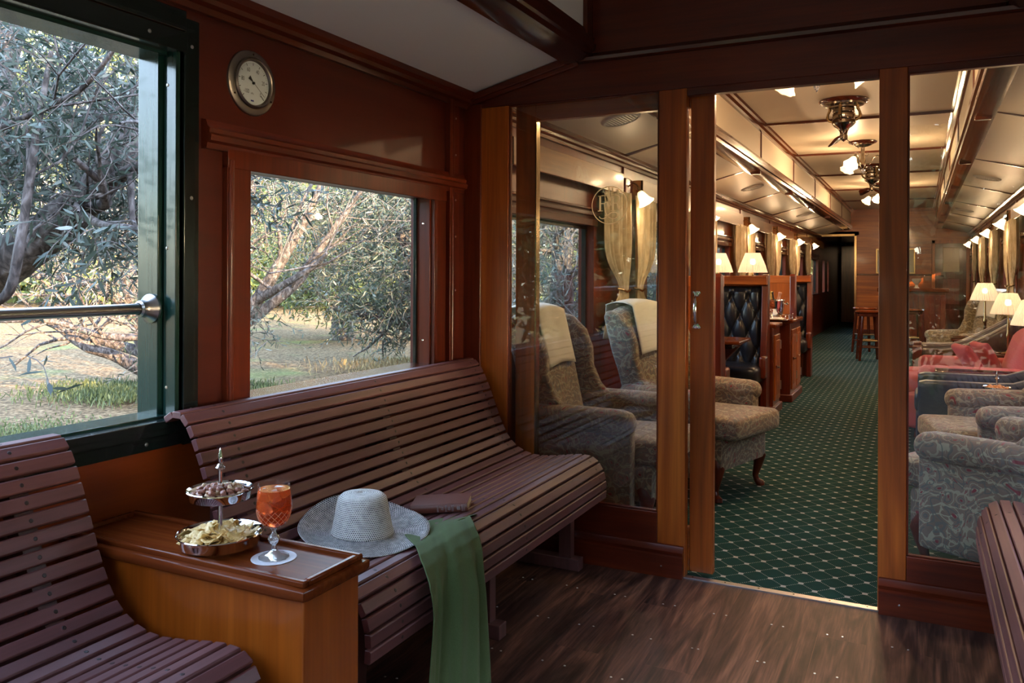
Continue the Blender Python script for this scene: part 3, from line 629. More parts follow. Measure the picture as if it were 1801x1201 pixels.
def nut_proto(i):
    fn = (lambda x, y, z: (x, y+.35*x*x/.009*(1 if i == 1 else 0), z)) if i == 1 else (lambda x, y, z: (x*(1-.25*x/.01), y*(1-.3*x/.01), z)) if i == 2 else (lambda x, y, z: (x, y*(1+.12*math.sin(x*900)), z*(1+.12*math.sin(x*700+1))))
    o = MB().cush((0, 0, 0), [(.0080, .0062, .0055), (.0105, .0050, .0045), (.0110, .0060, .0042)][i], .0042, 0, 5, fn).build(['pecan', 'cashew', 'almond'][i], NUT[i], merge=True, ang=2)
    return tag(o, ['roasted brown pecan in the upper dish of the tiered stand', 'pale cashew in the upper dish of the tiered stand', 'brown almond in the upper dish of the tiered stand'][i], 'nut', ['pecans in the upper dish', 'cashews in the upper dish', 'almonds in the upper dish'][i])
protos = [nut_proto(i) for i in range(3)]; used = [False]*3
def scatter(kmax, rmax, layers):
    out = []
    for z, r_, n in layers:
        for i in range(n):
            a = 2.399963*i+z*900; q = r_*math.sqrt((i+.5)/n); 
            if q < .010: q = .013
            out.append((q*math.cos(a), q*math.sin(a), z))
    return out
for (x, y, z) in scatter(0, 0, [(.1275, .058, 30), (.1355, .062, 34), (.1435, .050, 22), (.149, .036, 12)]):
    i = random.choice((0, 0, 1, 2)); o = protos[i]
    if used[i]: o = protos[i].copy(); COL.objects.link(o)
    used[i] = True; o.location = (SX+x, SY+y, ZTB+z); o.rotation_euler = (random.uniform(-.7, .7), random.uniform(-.7, .7), random.uniform(0, 6.28))
CRISP = nutmat('potato_crisp', (.62, .38, .11), (.85, .62, .26))
cps = []
for k in range(4):
    rx, ry, am, ph = .021+.003*k, .015+.002*((k*2) % 3), .0035+.001*k, k
    def cf(u, v):
        r_ = u; a = 2*PI*v; e = 1+.08*math.sin(3*a+ph)+.05*math.sin(5*a)
        x, y = rx*r_*e*math.cos(a), ry*r_*e*math.sin(a)
        return (x, y, am*((x/rx)**2*1.6-(y/ry)**2)+.0006*math.sin(x*600+ph))
    o = MB().grid(5, 18, cf).build('potato_crisp', CRISP, solid=.0011, merge=True, ang=2)
    tag(o, 'yellow potato crisp in the lower dish of the tiered stand', 'crisp', 'potato crisps in the lower dish'); cps.append(o)
for i, (x, y, z) in enumerate(scatter(0, 0, [(.022, .070, 14), (.029, .078, 18), (.035, .074, 18), (.041, .060, 14), (.047, .038, 7)])):
    o = cps[i % 4]
    if i > 3: o = o.copy(); COL.objects.link(o)
    o.location = (SX+x, SY+y, ZTB+z); o.rotation_euler = (random.uniform(-.34, .34), random.uniform(-.34, .34), random.uniform(0, 6.28))
# --- glass of orange drink on a coaster
GX, GY = -1.345, 1.462
o = MB().lathe([(0, 0), (.0515, 0), (.052, .0008), (.0515, .0016), (0, .0016)], 48).build('coaster', pmat('white_card', (.72, .74, .80), .8)); o.location = (GX, GY, ZTB); tag(o, 'round white paper coaster under the glass', 'coaster')
t = thing('goblet', 'cut-glass goblet holding an orange drink, on the side table', 'glass', (GX, GY, ZTB+.0017))
TG = glass_mat('thin_drinking_glass', (.97, .98, .98), 1.55)
def facet(a, s): return 1+.05*math.cos(8*a)
MB().lathe([(0, 0), (.034, 0), (.035, .002), (.030, .006), (.016, .010), (.007, .017)], 40, ripple=lambda a, s: 1+.03*math.cos(12*a)).build('foot', CRY, t)
MB().lathe([(.0065, .017), (.0045, .026), (.0055, .030), (.011, .036), (.0135, .043), (.011, .050), (.0055, .056), (.0045, .061), (.007, .067)], 24, ripple=facet).build('stem', CRY, t)
bowl = [(.004, .067), (.014, .070), (.026, .078), (.0345, .091), (.0395, .107), (.0410, .120), (.0400, .138), (.0375, .158), (.0358, .174)]
mb = MB(); mb.lathe(bowl, 56)
mb.build('bowl', TG, t)
mb = MB()    # engraved diamonds on the lower bowl
atb, LB = arc_at(bowl)
for sgn in (1, -1):
    for k in range(16):
        pts = []
        for q in range(15):
            s_ = .030+.034*q/14; p = atb(s_); a = 2*PI*(k/16)+sgn*q/14*PI*2*2/16; pts.append(((p.x+.0004)*math.cos(a), (p.x+.0004)*math.sin(a), p.y))
        mb.tube(pts, .00055, 4)
mb.build('engraved_lattice', pmat('cut_glass_edge', (1, .45, .25), .15, 0, Transmission_Weight=.5), t)
DRK = pmat('orange_spritz', (1.0, .17, .035), .05, 0, Transmission_Weight=.74, IOR=1.34)
liq = [(0, .0715), (.013, .0715), (.0252, .0793), (.0336, .092), (.0385, .1075), (.0400, .120), (.0390, .138), (.0366, .1575), (.0363, .160), (0, .160)]
o = MB().lathe(liq, 48).build('orange_drink', DRK); o.location = (GX, GY, ZTB+.0017); tag(o, 'orange spritz drink filling the goblet', 'drink')
ICE = pmat('ice', (1, .86, .78), .12, 0, Transmission_Weight=.55, IOR=1.31)
for i, (x, y, z, r_) in enumerate([(-.014, -.010, .146, .4), (.012, -.012, .147, 1.1), (.000, .016, .149, .2), (-.006, -.020, .118, .8)]):
    o = MB().cush((0, 0, 0), (.0125, .0115, .011), .004, 0, 4).build('ice_cube', ICE, merge=True); o.location = (GX+x, GY+y, ZTB+.0017+z); o.rotation_euler = (r_, r_*.6, r_*2)
    tag(o, 'melting ice cube floating in the orange drink', 'ice cube', 'ice cubes in the goblet')
# --- sun hat
def weave(name, dark, light, f=.5):
    m, t_, p = newmat(name); L = t_.links.new; uv = N(t_, 'ShaderNodeUVMap'); uv.uv_map = 'UVMap'; sp = N(t_, 'ShaderNodeSeparateXYZ'); L(uv.outputs[0], sp.inputs[0])
    row = math_(t_, 'FLOOR', sp.outputs[1]); u_ = math_(t_, 'ADD', sp.outputs[0], math_(t_, 'MULTIPLY', math_(t_, 'MODULO', row, 2), .5))
    a = math_(t_, 'ABSOLUTE', math_(t_, 'SUBTRACT', math_(t_, 'FRACT', u_), .5)); b = math_(t_, 'ABSOLUTE', math_(t_, 'SUBTRACT', math_(t_, 'FRACT', sp.outputs[1]), .5))
    nz = N(t_, 'ShaderNodeTexNoise'); nz.inputs['Scale'].default_value = 60; mp = mapping(t_, (1, 1, 1)); L(mp.outputs[0], nz.inputs[0])
    th_ = math_(t_, 'ADD', f, math_(t_, 'MULTIPLY', math_(t_, 'SUBTRACT', nz.outputs[0], .5), .35))
    k = math_(t_, 'LESS_THAN', math_(t_, 'ADD', a, b), th_)
    x = N(t_, 'ShaderNodeMix', data_type='RGBA'); L(k, x.inputs[0]); x.inputs[6].default_value = (*light, 1); x.inputs[7].default_value = (*dark, 1); L(x.outputs[2], p.inputs[0]); p.inputs['Roughness'].default_value = .6
    bump(t_, p, math_(t_, 'ADD', a, b), .5, .002); return m
def uvlathe(prof, n, nu, row, fn, name, mat, parent, solid):
    me = bpy.data.meshes.new(name); P = [Vector(p) for p in prof]; L_ = [0]
    for i in range(1, len(P)): L_.append(L_[-1]+(P[i]-P[i-1]).length)
    v = [fn(P[j].x*math.cos(2*PI*i/n), P[j].x*math.sin(2*PI*i/n), P[j].y) for i in range(n) for j in range(len(P))]; f = []; uvs = []
    for i in range(n):
        for j in range(len(P)-1):
            f.append((i*len(P)+j, ((i+1) % n)*len(P)+j, ((i+1) % n)*len(P)+j+1, i*len(P)+j+1))
            for (a, b) in ((i, j), (i+1, j), (i+1, j+1), (i, j+1)): uvs += [a/n*nu, L_[b]/row]
    me.from_pydata(v, [], f); me.materials.append(mat); ul = me.uv_layers.new(name='UVMap'); ul.data.foreach_set('uv', uvs)
    me.polygons.foreach_set('use_smooth', [True]*len(f)); o = bpy.data.objects.new(name, me); COL.objects.link(o); par(o, parent)
    x = o.modifiers.new('s', 'SOLIDIFY'); x.thickness = solid; return o
t = thing('sun_hat', 'wide-brimmed black and white woven straw hat on the long bench', 'hat', (-1.505, 2.015, .490)); t.rotation_euler = (0, 0, 0)
W1 = weave('woven_straw', (.016, .015, .020), (.88, .85, .78), .39); W2 = weave('woven_brim', (.012, .012, .018), (.84, .82, .78), .56)
def brimfn(x, y, z):
    r_ = math.hypot(x, y); q = max(0, r_-.085)/.12; a = math.atan2(y, x)
    up = .046*max(0, -math.cos(a+.15))**1.3*q**1.2 + .022*max(0, math.sin(a-.3))*q - .012*q*max(0, math.cos(a+.3))
    k_ = 1-.09*max(0, -math.cos(a))*min(1, q); x, y = x*k_, y*k_
    return (x, y, z+up+.006*q*math.sin(3*a+.6))
crown = [(.002, .127), (.025, .1275), (.045, .126), (.060, .122), (.069, .114), (.073, .102), (.078, .075), (.084, .042), (.089, .015), (.092, .005)]
uvlathe(crown[::-1], 96, 92, .0053, lambda x, y, z: (x*1.06, y*.96, z), 'crown', W1, t, .002)
uvlathe([(.090, .006), (.094, .0035), (.10, .002), (.110, .001), (.13, .001), (.15, .003), (.17, .006), (.19, .010), (.203, .013)], 120, 150, .0050, brimfn, 'brim', W2, t, .002)
# --- book
t = thing('book', 'brown leather-bound book lying on the long bench behind the hat', 'book', (-1.462, 2.405, .478)); t.rotation_euler = (0, -.07, .395)
BKC = leather('brown_book_cover', (.15, .042, .024), .42); lx, ly, lz = .097, .066, .028
mb = MB(); mb.box(-lx, lx, -ly, ly, 0, .0022); mb.box(-lx, lx, -ly, ly, lz-.0022, lz)
mb.add([(x, y, z) for x in (-lx, lx) for (y, z) in ((-ly, 0), (-ly-.004, lz*.25), (-ly-.0055, lz*.5), (-ly-.004, lz*.75), (-ly, lz), (-ly+.003, lz), (-ly+.003, 0))], [(i, (i+1) % 7, 7+(i+1) % 7, 7+i) for i in range(7)]+[tuple(range(7))[::-1], tuple(range(7, 14))])
mb.build('cover', BKC, t, bev=.0008)
PG = pmat('book_pages', (.70, .66, .56), .8)
mb = MB(); mb.box(-lx+.003, lx-.003, -ly+.003, ly-.004, .0022, lz-.0022); mb.build('pages', PG, t, smooth=False)
SLV = pmat('silver_tooling', (.55, .50, .52), .3, .6); mb = MB()
def spx(x, z, w_, h): 
    yy = -ly-.0062 if .25 < z/lz < .75 else -ly-.0055
    mb.box(x-w_/2, x+w_/2, yy, yy+.003, z-h/2, z+h/2)
for x in (.088, .083, .079, .050, .046, .027, .0235, -.001, -.004): spx(x, lz/2, .0010, lz*.74)
for x, hh in ((.072, .013), (.069, .010), (.066, .013), (.063, .009), (.0395, .011), (.036, .012), (.0325, .009), (.015, .010), (.010, .007)): spx(x, lz/2, .0016, hh)
mb.build('spine_lettering', SLV, t, smooth=False)
# --- green shawl
def shawl(u, v):
    # v along: 0 at the seat, 1 at the floor; u across
    path = [(-1.50, .470), (-1.44, .474), (-1.38, .484), (-1.33, .490), (-1.29, .490), (-1.255, .480), (-1.226, .458), (-1.205, .428), (-1.197, .38), (-1.192, .30), (-1.190, .20), (-1.188, .10), (-1.186, .012)]
    lo = [2.16, 2.10, 2.06, 2.01, 1.975, 1.94, 1.915, 1.895, 1.885, 1.870, 1.855, 1.840, 1.825]
    hi = [2.40, 2.38, 2.355, 2.325, 2.30, 2.26, 2.235, 2.215, 2.208, 2.215, 2.222, 2.23, 2.235]
    f = v*12; i = min(11, int(f)); q = f-i; vv = max(0, 1-v/.30)
    x = path[i][0]*(1-q)+path[i+1][0]*q+vv*(.19*u-.01); z = path[i][1]*(1-q)+path[i+1][1]*q; a = lo[i]*(1-q)+lo[i+1]*q; b = hi[i]*(1-q)+hi[i+1]*q
    y = a+(b-a)*u; hang = max(0, min(1, (v-.45)/.25)); am = .004+.014*hang
    fold = am*(math.sin(u*PI*3.2+.6+v*1.2)+.45*math.sin(u*PI*7.5+v*3+1))+.0006*math.sin(u*19+v*7)
    crease = -.014*math.exp(-((u-(.42-.02*v+.10*max(0, v-.6)))/.035)**2)*min(1, v*2.2)
    c2 = -.010*math.exp(-((u-.15)/.03)**2)*hang
    d_ = fold+crease+c2+.012
    top = 1-hang
    return (x+d_*(hang*1.0+.15*top), y, z+max(.002, d_*.45-.002)*top+.002)
o = MB().grid(70, 80, shawl).build('shawl', GREEN, solid=.003, merge=True, ang=2, smooth=True); tag(o, 'green cotton shawl draped over the front of the long bench', 'shawl')
# --- pressure gauge
g = thing('pressure_gauge', 'round white-faced pressure gauge with steel rim on the wall', 'gauge', (XL, 2.006, 1.894))
MX = T(0, 0, 0, 0, PI/2)
MB().lathe([(.070, .010), (.074, .018), (.078, .020), (.082, .016), (.083, .010), (.100, .009), (.1045, .006), (.106, 0)], 64, M=MX).lathe([(0, .002), (.075, .002)], 32, M=MX).build('bezel', pmat('dull_bronze_rim', (.24, .21, .185), .34, 1), g)
MB().lathe([(0, .008), (.0715, .008)], 64, M=MX).build('dial', pmat('dial_white', (.62, .68, .68), .4), g)
INK = pmat('black_ink', (.01, .01, .01), .5)
mb = MB()
def seg2(a, r0, r1, w_, x=.0087, mb_=None):
    c, s_ = math.cos(a), math.sin(a); px_, pz_ = -s_, c
    (mb_ or mb).add([(x, c*r0-px_*w_/2, s_*r0-pz_*w_/2), (x, c*r1-px_*w_/2, s_*r1-pz_*w_/2), (x, c*r1+px_*w_/2, s_*r1+pz_*w_/2), (x, c*r0+px_*w_/2, s_*r0+pz_*w_/2)], [(0, 1, 2, 3)])
for i in range(51):
    a = math.radians(-45+270*i/50); big = i % 5 == 0; seg2(a, .057 if big else .0615, .066, .0022 if big else .0007)
seg2(math.radians(-45), .050, .068, .003)
mb.build('tick_marks', INK, g, smooth=False)
def text(s_, size, M, mat, name, parent):
    cu = bpy.data.curves.new(name, 'FONT'); cu.body = s_; cu.size = size; cu.align_x = 'CENTER'; cu.align_y = 'CENTER'
    to = bpy.data.objects.new(name, cu); COL.objects.link(to); bpy.context.view_layer.update()
    me = bpy.data.meshes.new_from_object(to.evaluated_get(bpy.context.evaluated_depsgraph_get())); bpy.data.objects.remove(to)
    me.transform(M); me.materials.clear(); me.materials.append(mat); o = bpy.data.objects.new(name, me); COL.objects.link(o); par(o, parent); return o
RF = Matrix(((0, 0, 1, .0088), (1, 0, 0, 0), (0, 1, 0, 0), (0, 0, 0, 1)))
for s_, val, rr in (('0', 0, .047), ('20', 20, .046), ('40', 40, .044), ('60', 60, .045), ('80', 80, .046), ('-100', 100, .042)):
    a = math.radians(-45+270*val/100); text(s_, .019, Matrix.Translation((0, rr*math.cos(a), rr*math.sin(a))) @ RF @ Matrix.Scale(.72, 4, (1, 0, 0)), INK, 'numeral', g)
text('kPa', .009, Matrix.Translation((0, -.004, -.034)) @ RF, INK, 'unit_mark', g)
MB().box(.0084, .0088, -.010, .003, -.060, -.055).build('blue_mark', pmat('blue_ink', (.04, .05, .25), .5), g, smooth=False)
mb = MB(); a = math.radians(-38); seg2(a, -.002, .060, .0018, .0125, mb)
c, s_ = math.cos(a), math.sin(a); mb.add([(.0125, 0, 0), (.0125, -c*.026-s_*.007, -s_*.026+c*.007), (.0125, -c*.026+s_*.007, -s_*.026-c*.007)], [(0, 1, 2)])
mb.lathe([(0, .015), (.004, .014), (.0045, .009)], 16, M=MX); mb.build('needle', INK, g, smooth=False)
for k in range(3):
    a = math.radians(90+120*k); MB().lathe([(0, .0105), (.003, .0105), (.0036, .009)], 10, M=T(0, .093*math.cos(a), .093*math.sin(a), 0, PI/2)).build('screw', NIK, g)
# ================================================================ LOUNGE
LCOL = (1, .66, .36)
def plight(loc, e, parent=None, r_=.03, name='bulb_light'):
    l = bpy.data.lights.new(name, 'POINT'); l.energy = e; l.color = LCOL; l.shadow_soft_size = r_
    o = bpy.data.objects.new(name, l); COL.objects.link(o); o.location = loc
    if parent is not None: o.parent = parent
    return o
BELLP = [(.012, .0), (.020, -.006), (.027, -.02), (.033, -.04), (.040, -.065), (.050, -.085), (.060, -.096), (.062, -.100)]
def bell(M, parent, e=9):
    sh = MB().lathe(BELLP, 40, M=M, ripple=lambda a, s: 1+.06*max(0, s-.5)*2*math.cos(8*a)).build('glass_shade', BELL, parent, solid=.003)
    MB().lathe([(0, -.075), (.012, -.072), (.020, -.060), (.021, -.05), (.014, -.035), (.01, -.02)], 16, M=M).build('bulb', BULB, parent)
    p = M @ Vector((0, 0, -.115)); plight(p, e*1.0, parent, .03)
def sconce(side, i, p):
    sg = 1 if side == 'left' else -1; X0 = (XL if sg > 0 else XR)
    t = thing('wall_sconce', '%s wall lamp from the glass partition on the %s, with bell glass shade' % (ORD[i], side), 'wall lamp', (X0, p, 1.86), 0 if sg > 0 else PI, 'bell glass wall lamps')
    MB().box(.012, .032, -.05, .05, -.10, .12).build('backplate', RZ, t, bev=.006)
    MB().tube([(.03, 0, .06), (.07, 0, .085), (.10, 0, .07), (.115, 0, .045), (.118, 0, .02)], .006, 10).build('arm', BRS, t)
    MB().lathe([(0, .03), (.014, .028), (.018, .01), (.020, -.005)], 20, M=T(.116, 0, .02, 0, -.55)).build('socket', BRS, t)
    bell(T(.119, 0, .018, 0, -.55), t, 8.5)
for i, p in enumerate(PIER): sconce('left', i, p); sconce('right', i, p)
def curtain(side, i, p, d, last=False):
    sg = 1 if side == 'left' else -1; X0 = (XL if sg > 0 else XR)+sg*.05
    far = d > 0
    def fn(u, v):
        z = 1.86-1.02*v; g_ = math.exp(-((v-.68)/.16)**2); wid = .50*(1-.66*g_); inner = .08
        y = d*(inner+wid*u+.02*g_); am = .020*(1-.6*g_)
        return (sg*(am*math.sin(u*PI*2*5.5+v*1.5)+.5*am*math.sin(u*PI*2*9+2*v)+.012), y, z)
    t = thing('curtain', 'gold curtain %s the %s wall lamp on the %s' % ('beyond' if far else 'before', ORD[i], side), 'curtain', (X0, p, 0), 0, 'gold curtains between the lounge windows')
    MB().grid(56, 26, fn).build('cloth', CURT, t, solid=.002, merge=True, ang=2)
    mb = MB(); z = 1.165; y0_, y1_ = sorted((d*.085, d*.27)); mb.tube([(sg*.0, y0_-.01, z+.01), (sg*.034, y0_+.02, z), (sg*.036, (y0_+y1_)/2, z-.015), (sg*.034, y1_-.02, z), (sg*.0, y1_+.01, z+.01)], .008, 8); mb.build('tieback', BRS, t)
for side in ('left', 'right'):
    for i, p in enumerate(PIER):
        curtain(side, i, p, -1)
        if i < 5: curtain(side, i, p, 1)
for side in ('left', 'right'):
    sg = 1 if side == 'left' else -1; X0 = (XL if sg > 0 else XR)
    t = thing('curtain', 'gold curtain against the glass partition on the %s' % side, 'curtain', (X0+sg*.05, YP+.19, 0), 0, 'gold curtains between the lounge windows')
    MB().grid(30, 20, lambda u, v: (sg*(.016*math.sin(u*PI*2*4)+.014), -.11+.2*u*(1-.4*math.exp(-((v-.68)/.16)**2)), 1.86-1.0*v)).build('cloth', CURT, t, solid=.002, merge=True, ang=2)
# --- ceiling vents, chandeliers, fans
def vent(side, i, y):
    sg = 1 if side == 'left' else -1; x = (-1.60 if sg > 0 else 2*XC+1.60); z = ZS0-.024+(ZS1+.005-ZS0+.024)*(abs(x-(XL-.1 if sg > 0 else XR+.1)))/(abs(XB+.02-XL+.1))
    t = thing('ceiling_vent', '%s round louvred vent on the %s slope of the ceiling' % (ORD[i], side), 'vent', (x, y, z-.001)); t.rotation_euler = (PI, -.22*sg, 0)
    mb = MB(); mb.lathe([(.120, 0), (.118, .010), (.105, .016), (.10, .012), (.098, .004)], 40); mb.build('rim', pmat('vent_white', (.62, .58, .52), .5), t)
    mb = MB()
    for k in range(-5, 6):
        h = math.sqrt(max(0, .1**2-(k*.018)**2)); mb.box(k*.018-.006, k*.018+.006, -h, h, .004, .009+.003*(1-(k/6)**2))
    mb.build('louvre', pmat('vent_louvre', (.55, .51, .45), .5), t, smooth=False)
for i, y in enumerate((4.66, 8.95, 13.3)): vent('left', i, y); vent('right', i, y)
def scroll(a, r0, z0, k=1): 
    c, s_ = math.cos(a), math.sin(a); return [(c*r, s*1.0, z) if False else (c*r, s_*r, z) for r, z in [(r0, z0), (r0+.03*k, z0-.01*k), (r0+.05*k, z0+.01*k), (r0+.045*k, z0+.03*k), (r0+.03*k, z0+.028*k), (r0+.028*k, z0+.016*k)]]
def chandelier(i, y, rot):
    t = thing('chandelier', '%s three-armed brass chandelier from the doorway, glass bell shades lit' % ORD[i], 'chandelier', (-.535, y, ZT), rot)
    MB().lathe([(0, 0), (.135, 0), (.140, -.008), (.130, -.018), (.112, -.022), (.10, -.03), (0, -.03)], 40).build('ceiling_rose', DX, t)
    MB().lathe([(.095, -.028), (.09, -.038), (.06, -.05), (.03, -.056), (.022, -.06), (.019, -.075), (.019, -.17), (.024, -.18), (.030, -.195), (.026, -.225), (.032, -.24), (.022, -.26), (.012, -.275), (0, -.28)], 32).build('stem', NIK, t)
    mb = MB()
    for k in range(3): mb.tube(scroll(2*PI*k/3+.5, .02, -.14), .003, 6)
    mb.build('scrollwork', NIK, t)
    MB().lathe([(0, -.278), (.010, -.284), (.020, -.298), (.016, -.312), (.006, -.328), (0, -.338)], 8).build('crystal_finial', pmat('blue_crystal', (.5, .55, .7), .05, 0, Transmission_Weight=.8), t)
    for k in range(3):
        a = 2*PI*k/3; M = Matrix.Rotation(a, 4, 'Z')
        ar = MB().tube([(.02, 0, -.24), (.06, 0, -.245), (.08, 0, -.22), (.10, 0, -.17), (.14, 0, -.15), (.175, 0, -.158), (.19, 0, -.175)], .006, 10, M=M).lathe([(0, .02), (.016, .018), (.02, 0)], 16, M=M @ T(.19, 0, -.18, 0, -.75)).build('arm', NIK, t)
        Mb = M @ T(.192, 0, -.185, 0, -.75) @ Matrix.Scale(1.15, 4); bell(Mb, t, 21)
for i, (y, r_) in enumerate(((5.0, .35), (9.25, .15), (13.6, .4))): chandelier(i, y, r_)
def fan(i, y, rot):
    t = thing('ceiling_fan', '%s ceiling fan from the doorway, nickel motor with small dark blades' % ORD[i], 'ceiling fan', (-.545, y, ZT), rot)
    MB().lathe([(0, 0), (.185, 0), (.192, -.010), (.180, -.024), (.160, -.030), (0, -.032)], 44).build('ceiling_rose', DX, t)
    MB().lathe([(.155, -.028), (.150, -.042), (.10, -.052), (.098, -.06), (0, -.06)], 36).build('canopy', NIK, t)
    MB().lathe([(0, -.06), (.078, -.06), (.082, -.075), (.082, -.095), (.078, -.10), (.085, -.11), (.085, -.135), (.080, -.15), (.088, -.16), (.088, -.185), (.07, -.21), (.045, -.225), (.03, -.25), (.028, -.27), (0, -.275)], 36).build('motor', NIK, t)
    for k in range(4):
        a = 2*PI*k/4+.4; c, s_ = math.cos(a), math.sin(a); MB().tube([(c*r, s_*r, z) for r, z in [(.11, -.045), (.105, -.07), (.12, -.10), (.125, -.13), (.11, -.155), (.09, -.165)]], [.010, .012, .010, .013, .012, .008], 10).build('bracket', BRS, t)
    h = MB().cyl((0, 0, -.275), (0, 0, -.31), .03).lathe([(0, -.31), (.02, -.315), (0, -.33)], 16).build('hub', NIK, t)
    for k in range(2):
        a = PI*k; MB().add([(.02, -.022, 0), (.05, -.045, 0), (.13, -.062, 0), (.155, -.05, 0), (.158, .045, 0), (.13, .062, 0), (.05, .045, 0), (.02, .022, 0)], [(0, 1, 2, 3, 4, 5, 6, 7)], M=Matrix.Rotation(a, 4, 'Z') @ T(0, 0, -.295, .6, .35)).build('blade', DY, t, solid=.005)
for i, (y, r_) in enumerate(((7.0, 1.0), (11.3, .1))): fan(i, y, r_)
# --- upholstered wing chairs
def wing_chair(loc, ang, label, mat=PAIS, cloth_label=None, group='wing chairs in the lounge', crest=False, w_=.27):
    t = thing('wing_chair', label, 'armchair', loc, ang, group)
    MB().cush((.01, 0, .265), (.37, w_+.02, .095), .03, 0, 8).build('seat_rail', mat, t, merge=True)
    MB().cush((.11, 0, .415), (.36, w_-.02, .062), .035, .015, 10, lambda x, y, z: (x, y*(1.0+(.16 if x > .30 else 0)), z)).build('seat_cushion', mat, t, merge=True)
    def bk(x, y, z):
        q = max(0, (z-.85)/.25); return (x-(z-.4)*.24+.02*math.cos(y*5), y*(1+.10*max(0, min(1, (z-.6)/.3))-.28*q*q), z-.55*y*y*max(0, min(1, (z-.7)/.3)))
    MB().cush((-.22, 0, .73), (.065, w_, .36), .05, 0, 12, bk).build('backrest', mat, t, merge=True)
    for s_ in (-1, 1):
        y = s_*(w_+.045)
        # wing
        pts = [(-.24, .58), (-.33, .80), (-.395, 1.02), (-.36, 1.06), (-.28, 1.035), (-.20, .96), (-.16, .86), (-.155, .76), (-.11, .66), (-.05, .60)]
        MB().prism(pts, 1, y-.032, y+.032).build('wing', mat, t, bev=.024, seg=4)
        def af(x, y_, z): return (x, y_+s_*.02*max(0, (x-.2)/.15), z-.03*max(0, (x+.1))*.4)
        mb = MB(); mb.cush((.025, y+s_*.012, .565), (.285, .068, .062), .060, 0, 10, af)
        mb.cush((.025, y-s_*.002, .345), (.270, .042, .215), .025, 0, 8, af)
        mb.build('arm', mat, t, merge=True)
    for sx_ in (1, -1):
        for s_ in (-1, 1):
            mb = MB()
            if sx_ > 0: mb.tube([(.30, s_*.235, .25), (.325, s_*.25, .225), (.345, s_*.262, .18), (.335, s_*.258, .12), (.322, s_*.25, .06), (.330, s_*.255, .03), (.348, s_*.266, .012), (.350, s_*.268, 0)], [.045, .048, .038, .026, .018, .018, .026, .024], 12)
            else: mb.tube([(-.27, s_*.22, .24), (-.31, s_*.23, .12), (-.345, s_*.235, 0)], [.03, .024, .018], 10)
            mb.build('leg', RZ, t)
    if cloth_label:
        def am(u, v):
            # over the top of the backrest, hanging down the front
            y = (u-.5)*.36; s_ = v
            if v < .25: x, z = -.485+.0, .98+.12*(v/.25)
            elif v < .45: q = (v-.25)/.2; x, z = -.485+.200*q, 1.100+.018*math.sin(q*PI)
            else: q = (v-.45)/.55; x, z = -.285+.075*q, 1.100-.30*q
            return (x+.004*math.sin(u*9), y, z-.55*y*y+.001)
        a = thing('antimacassar', cloth_label, 'chair cover', loc, ang, 'white linen chair covers')
        MB().grid(16, 24, am).build('cloth', LIN, a, solid=.004, merge=True, ang=2)
        if crest:
            mb = MB()
            for dy, dz, r_ in ((0, 0, .012), (0, .022, .008), (-.014, -.006, .007), (.014, -.006, .007), (0, -.022, .012), (-.010, -.028, .006), (.010, -.028, .006)):
                mb.lathe([(0, 0), (r_, 0)], 12, M=T(-.262, dy, .955+dz, 0, PI/2-.28))
            mb.build('crest', pmat('tan_embroidery', (.40, .33, .24), .8), a, smooth=False)
    return t
wing_chair((-1.52, 4.10, 0), 0, 'paisley wing chair on the left, nearest the glass partition', PAIS, 'white cover over the back of the nearest left wing chair')
wing_chair((-1.27, 4.97, 0), -.27, 'paisley wing chair on the left seen through the doorway, cabriole leg showing', PAIS, 'white crested cover over the back of the second left wing chair', crest=True)
wing_chair((.43, 4.04, 0), PI-.52, 'paisley wing chair on the right, nearest the glass partition', PAIS)
wing_chair((.50, 5.12, 0), PI+.18, 'paisley wing chair on the right, behind the nearest one', PAIS)
wing_chair((.50, 10.9, 0), PI+.5, 'gold paisley wing chair far down the right side, beside the bar', PAIS2, 'white cover over the back of the far gold wing chair')
# --- lamps with pleated shades
def table_lamp(loc, label, h=.33, k=1.0, e=7):
    t = thing('table_lamp', label, 'table lamp', loc)
    MB().lathe([(0, 0), (.055*k, 0), (.058*k, .008), (.045*k, .016), (.018, .022), (.012, .03), (.014, h*.35), (.020, h*.42), (.012, h*.48), (.008, h-.02), (.008, h+.05), (0, h+.05)], 28).build('base', BRS, t)
    def pl(a, s_): return 1+.030*math.sin(40*a)
    MB().lathe([(.135*k, h-.03), (.138*k, h-.028), (.120*k, h+.03), (.092*k, h+.10), (.070*k, h+.152), (.068*k, h+.154)], 288, ripple=pl).build('shade', SHADE, t)
    MB().lathe([(0, h+.04), (.02, h+.05), (.026, h+.07), (.018, h+.095), (0, h+.10)], 16).build('bulb', BULB, t)
    plight((0, 0, h+.07), e, t, .03)
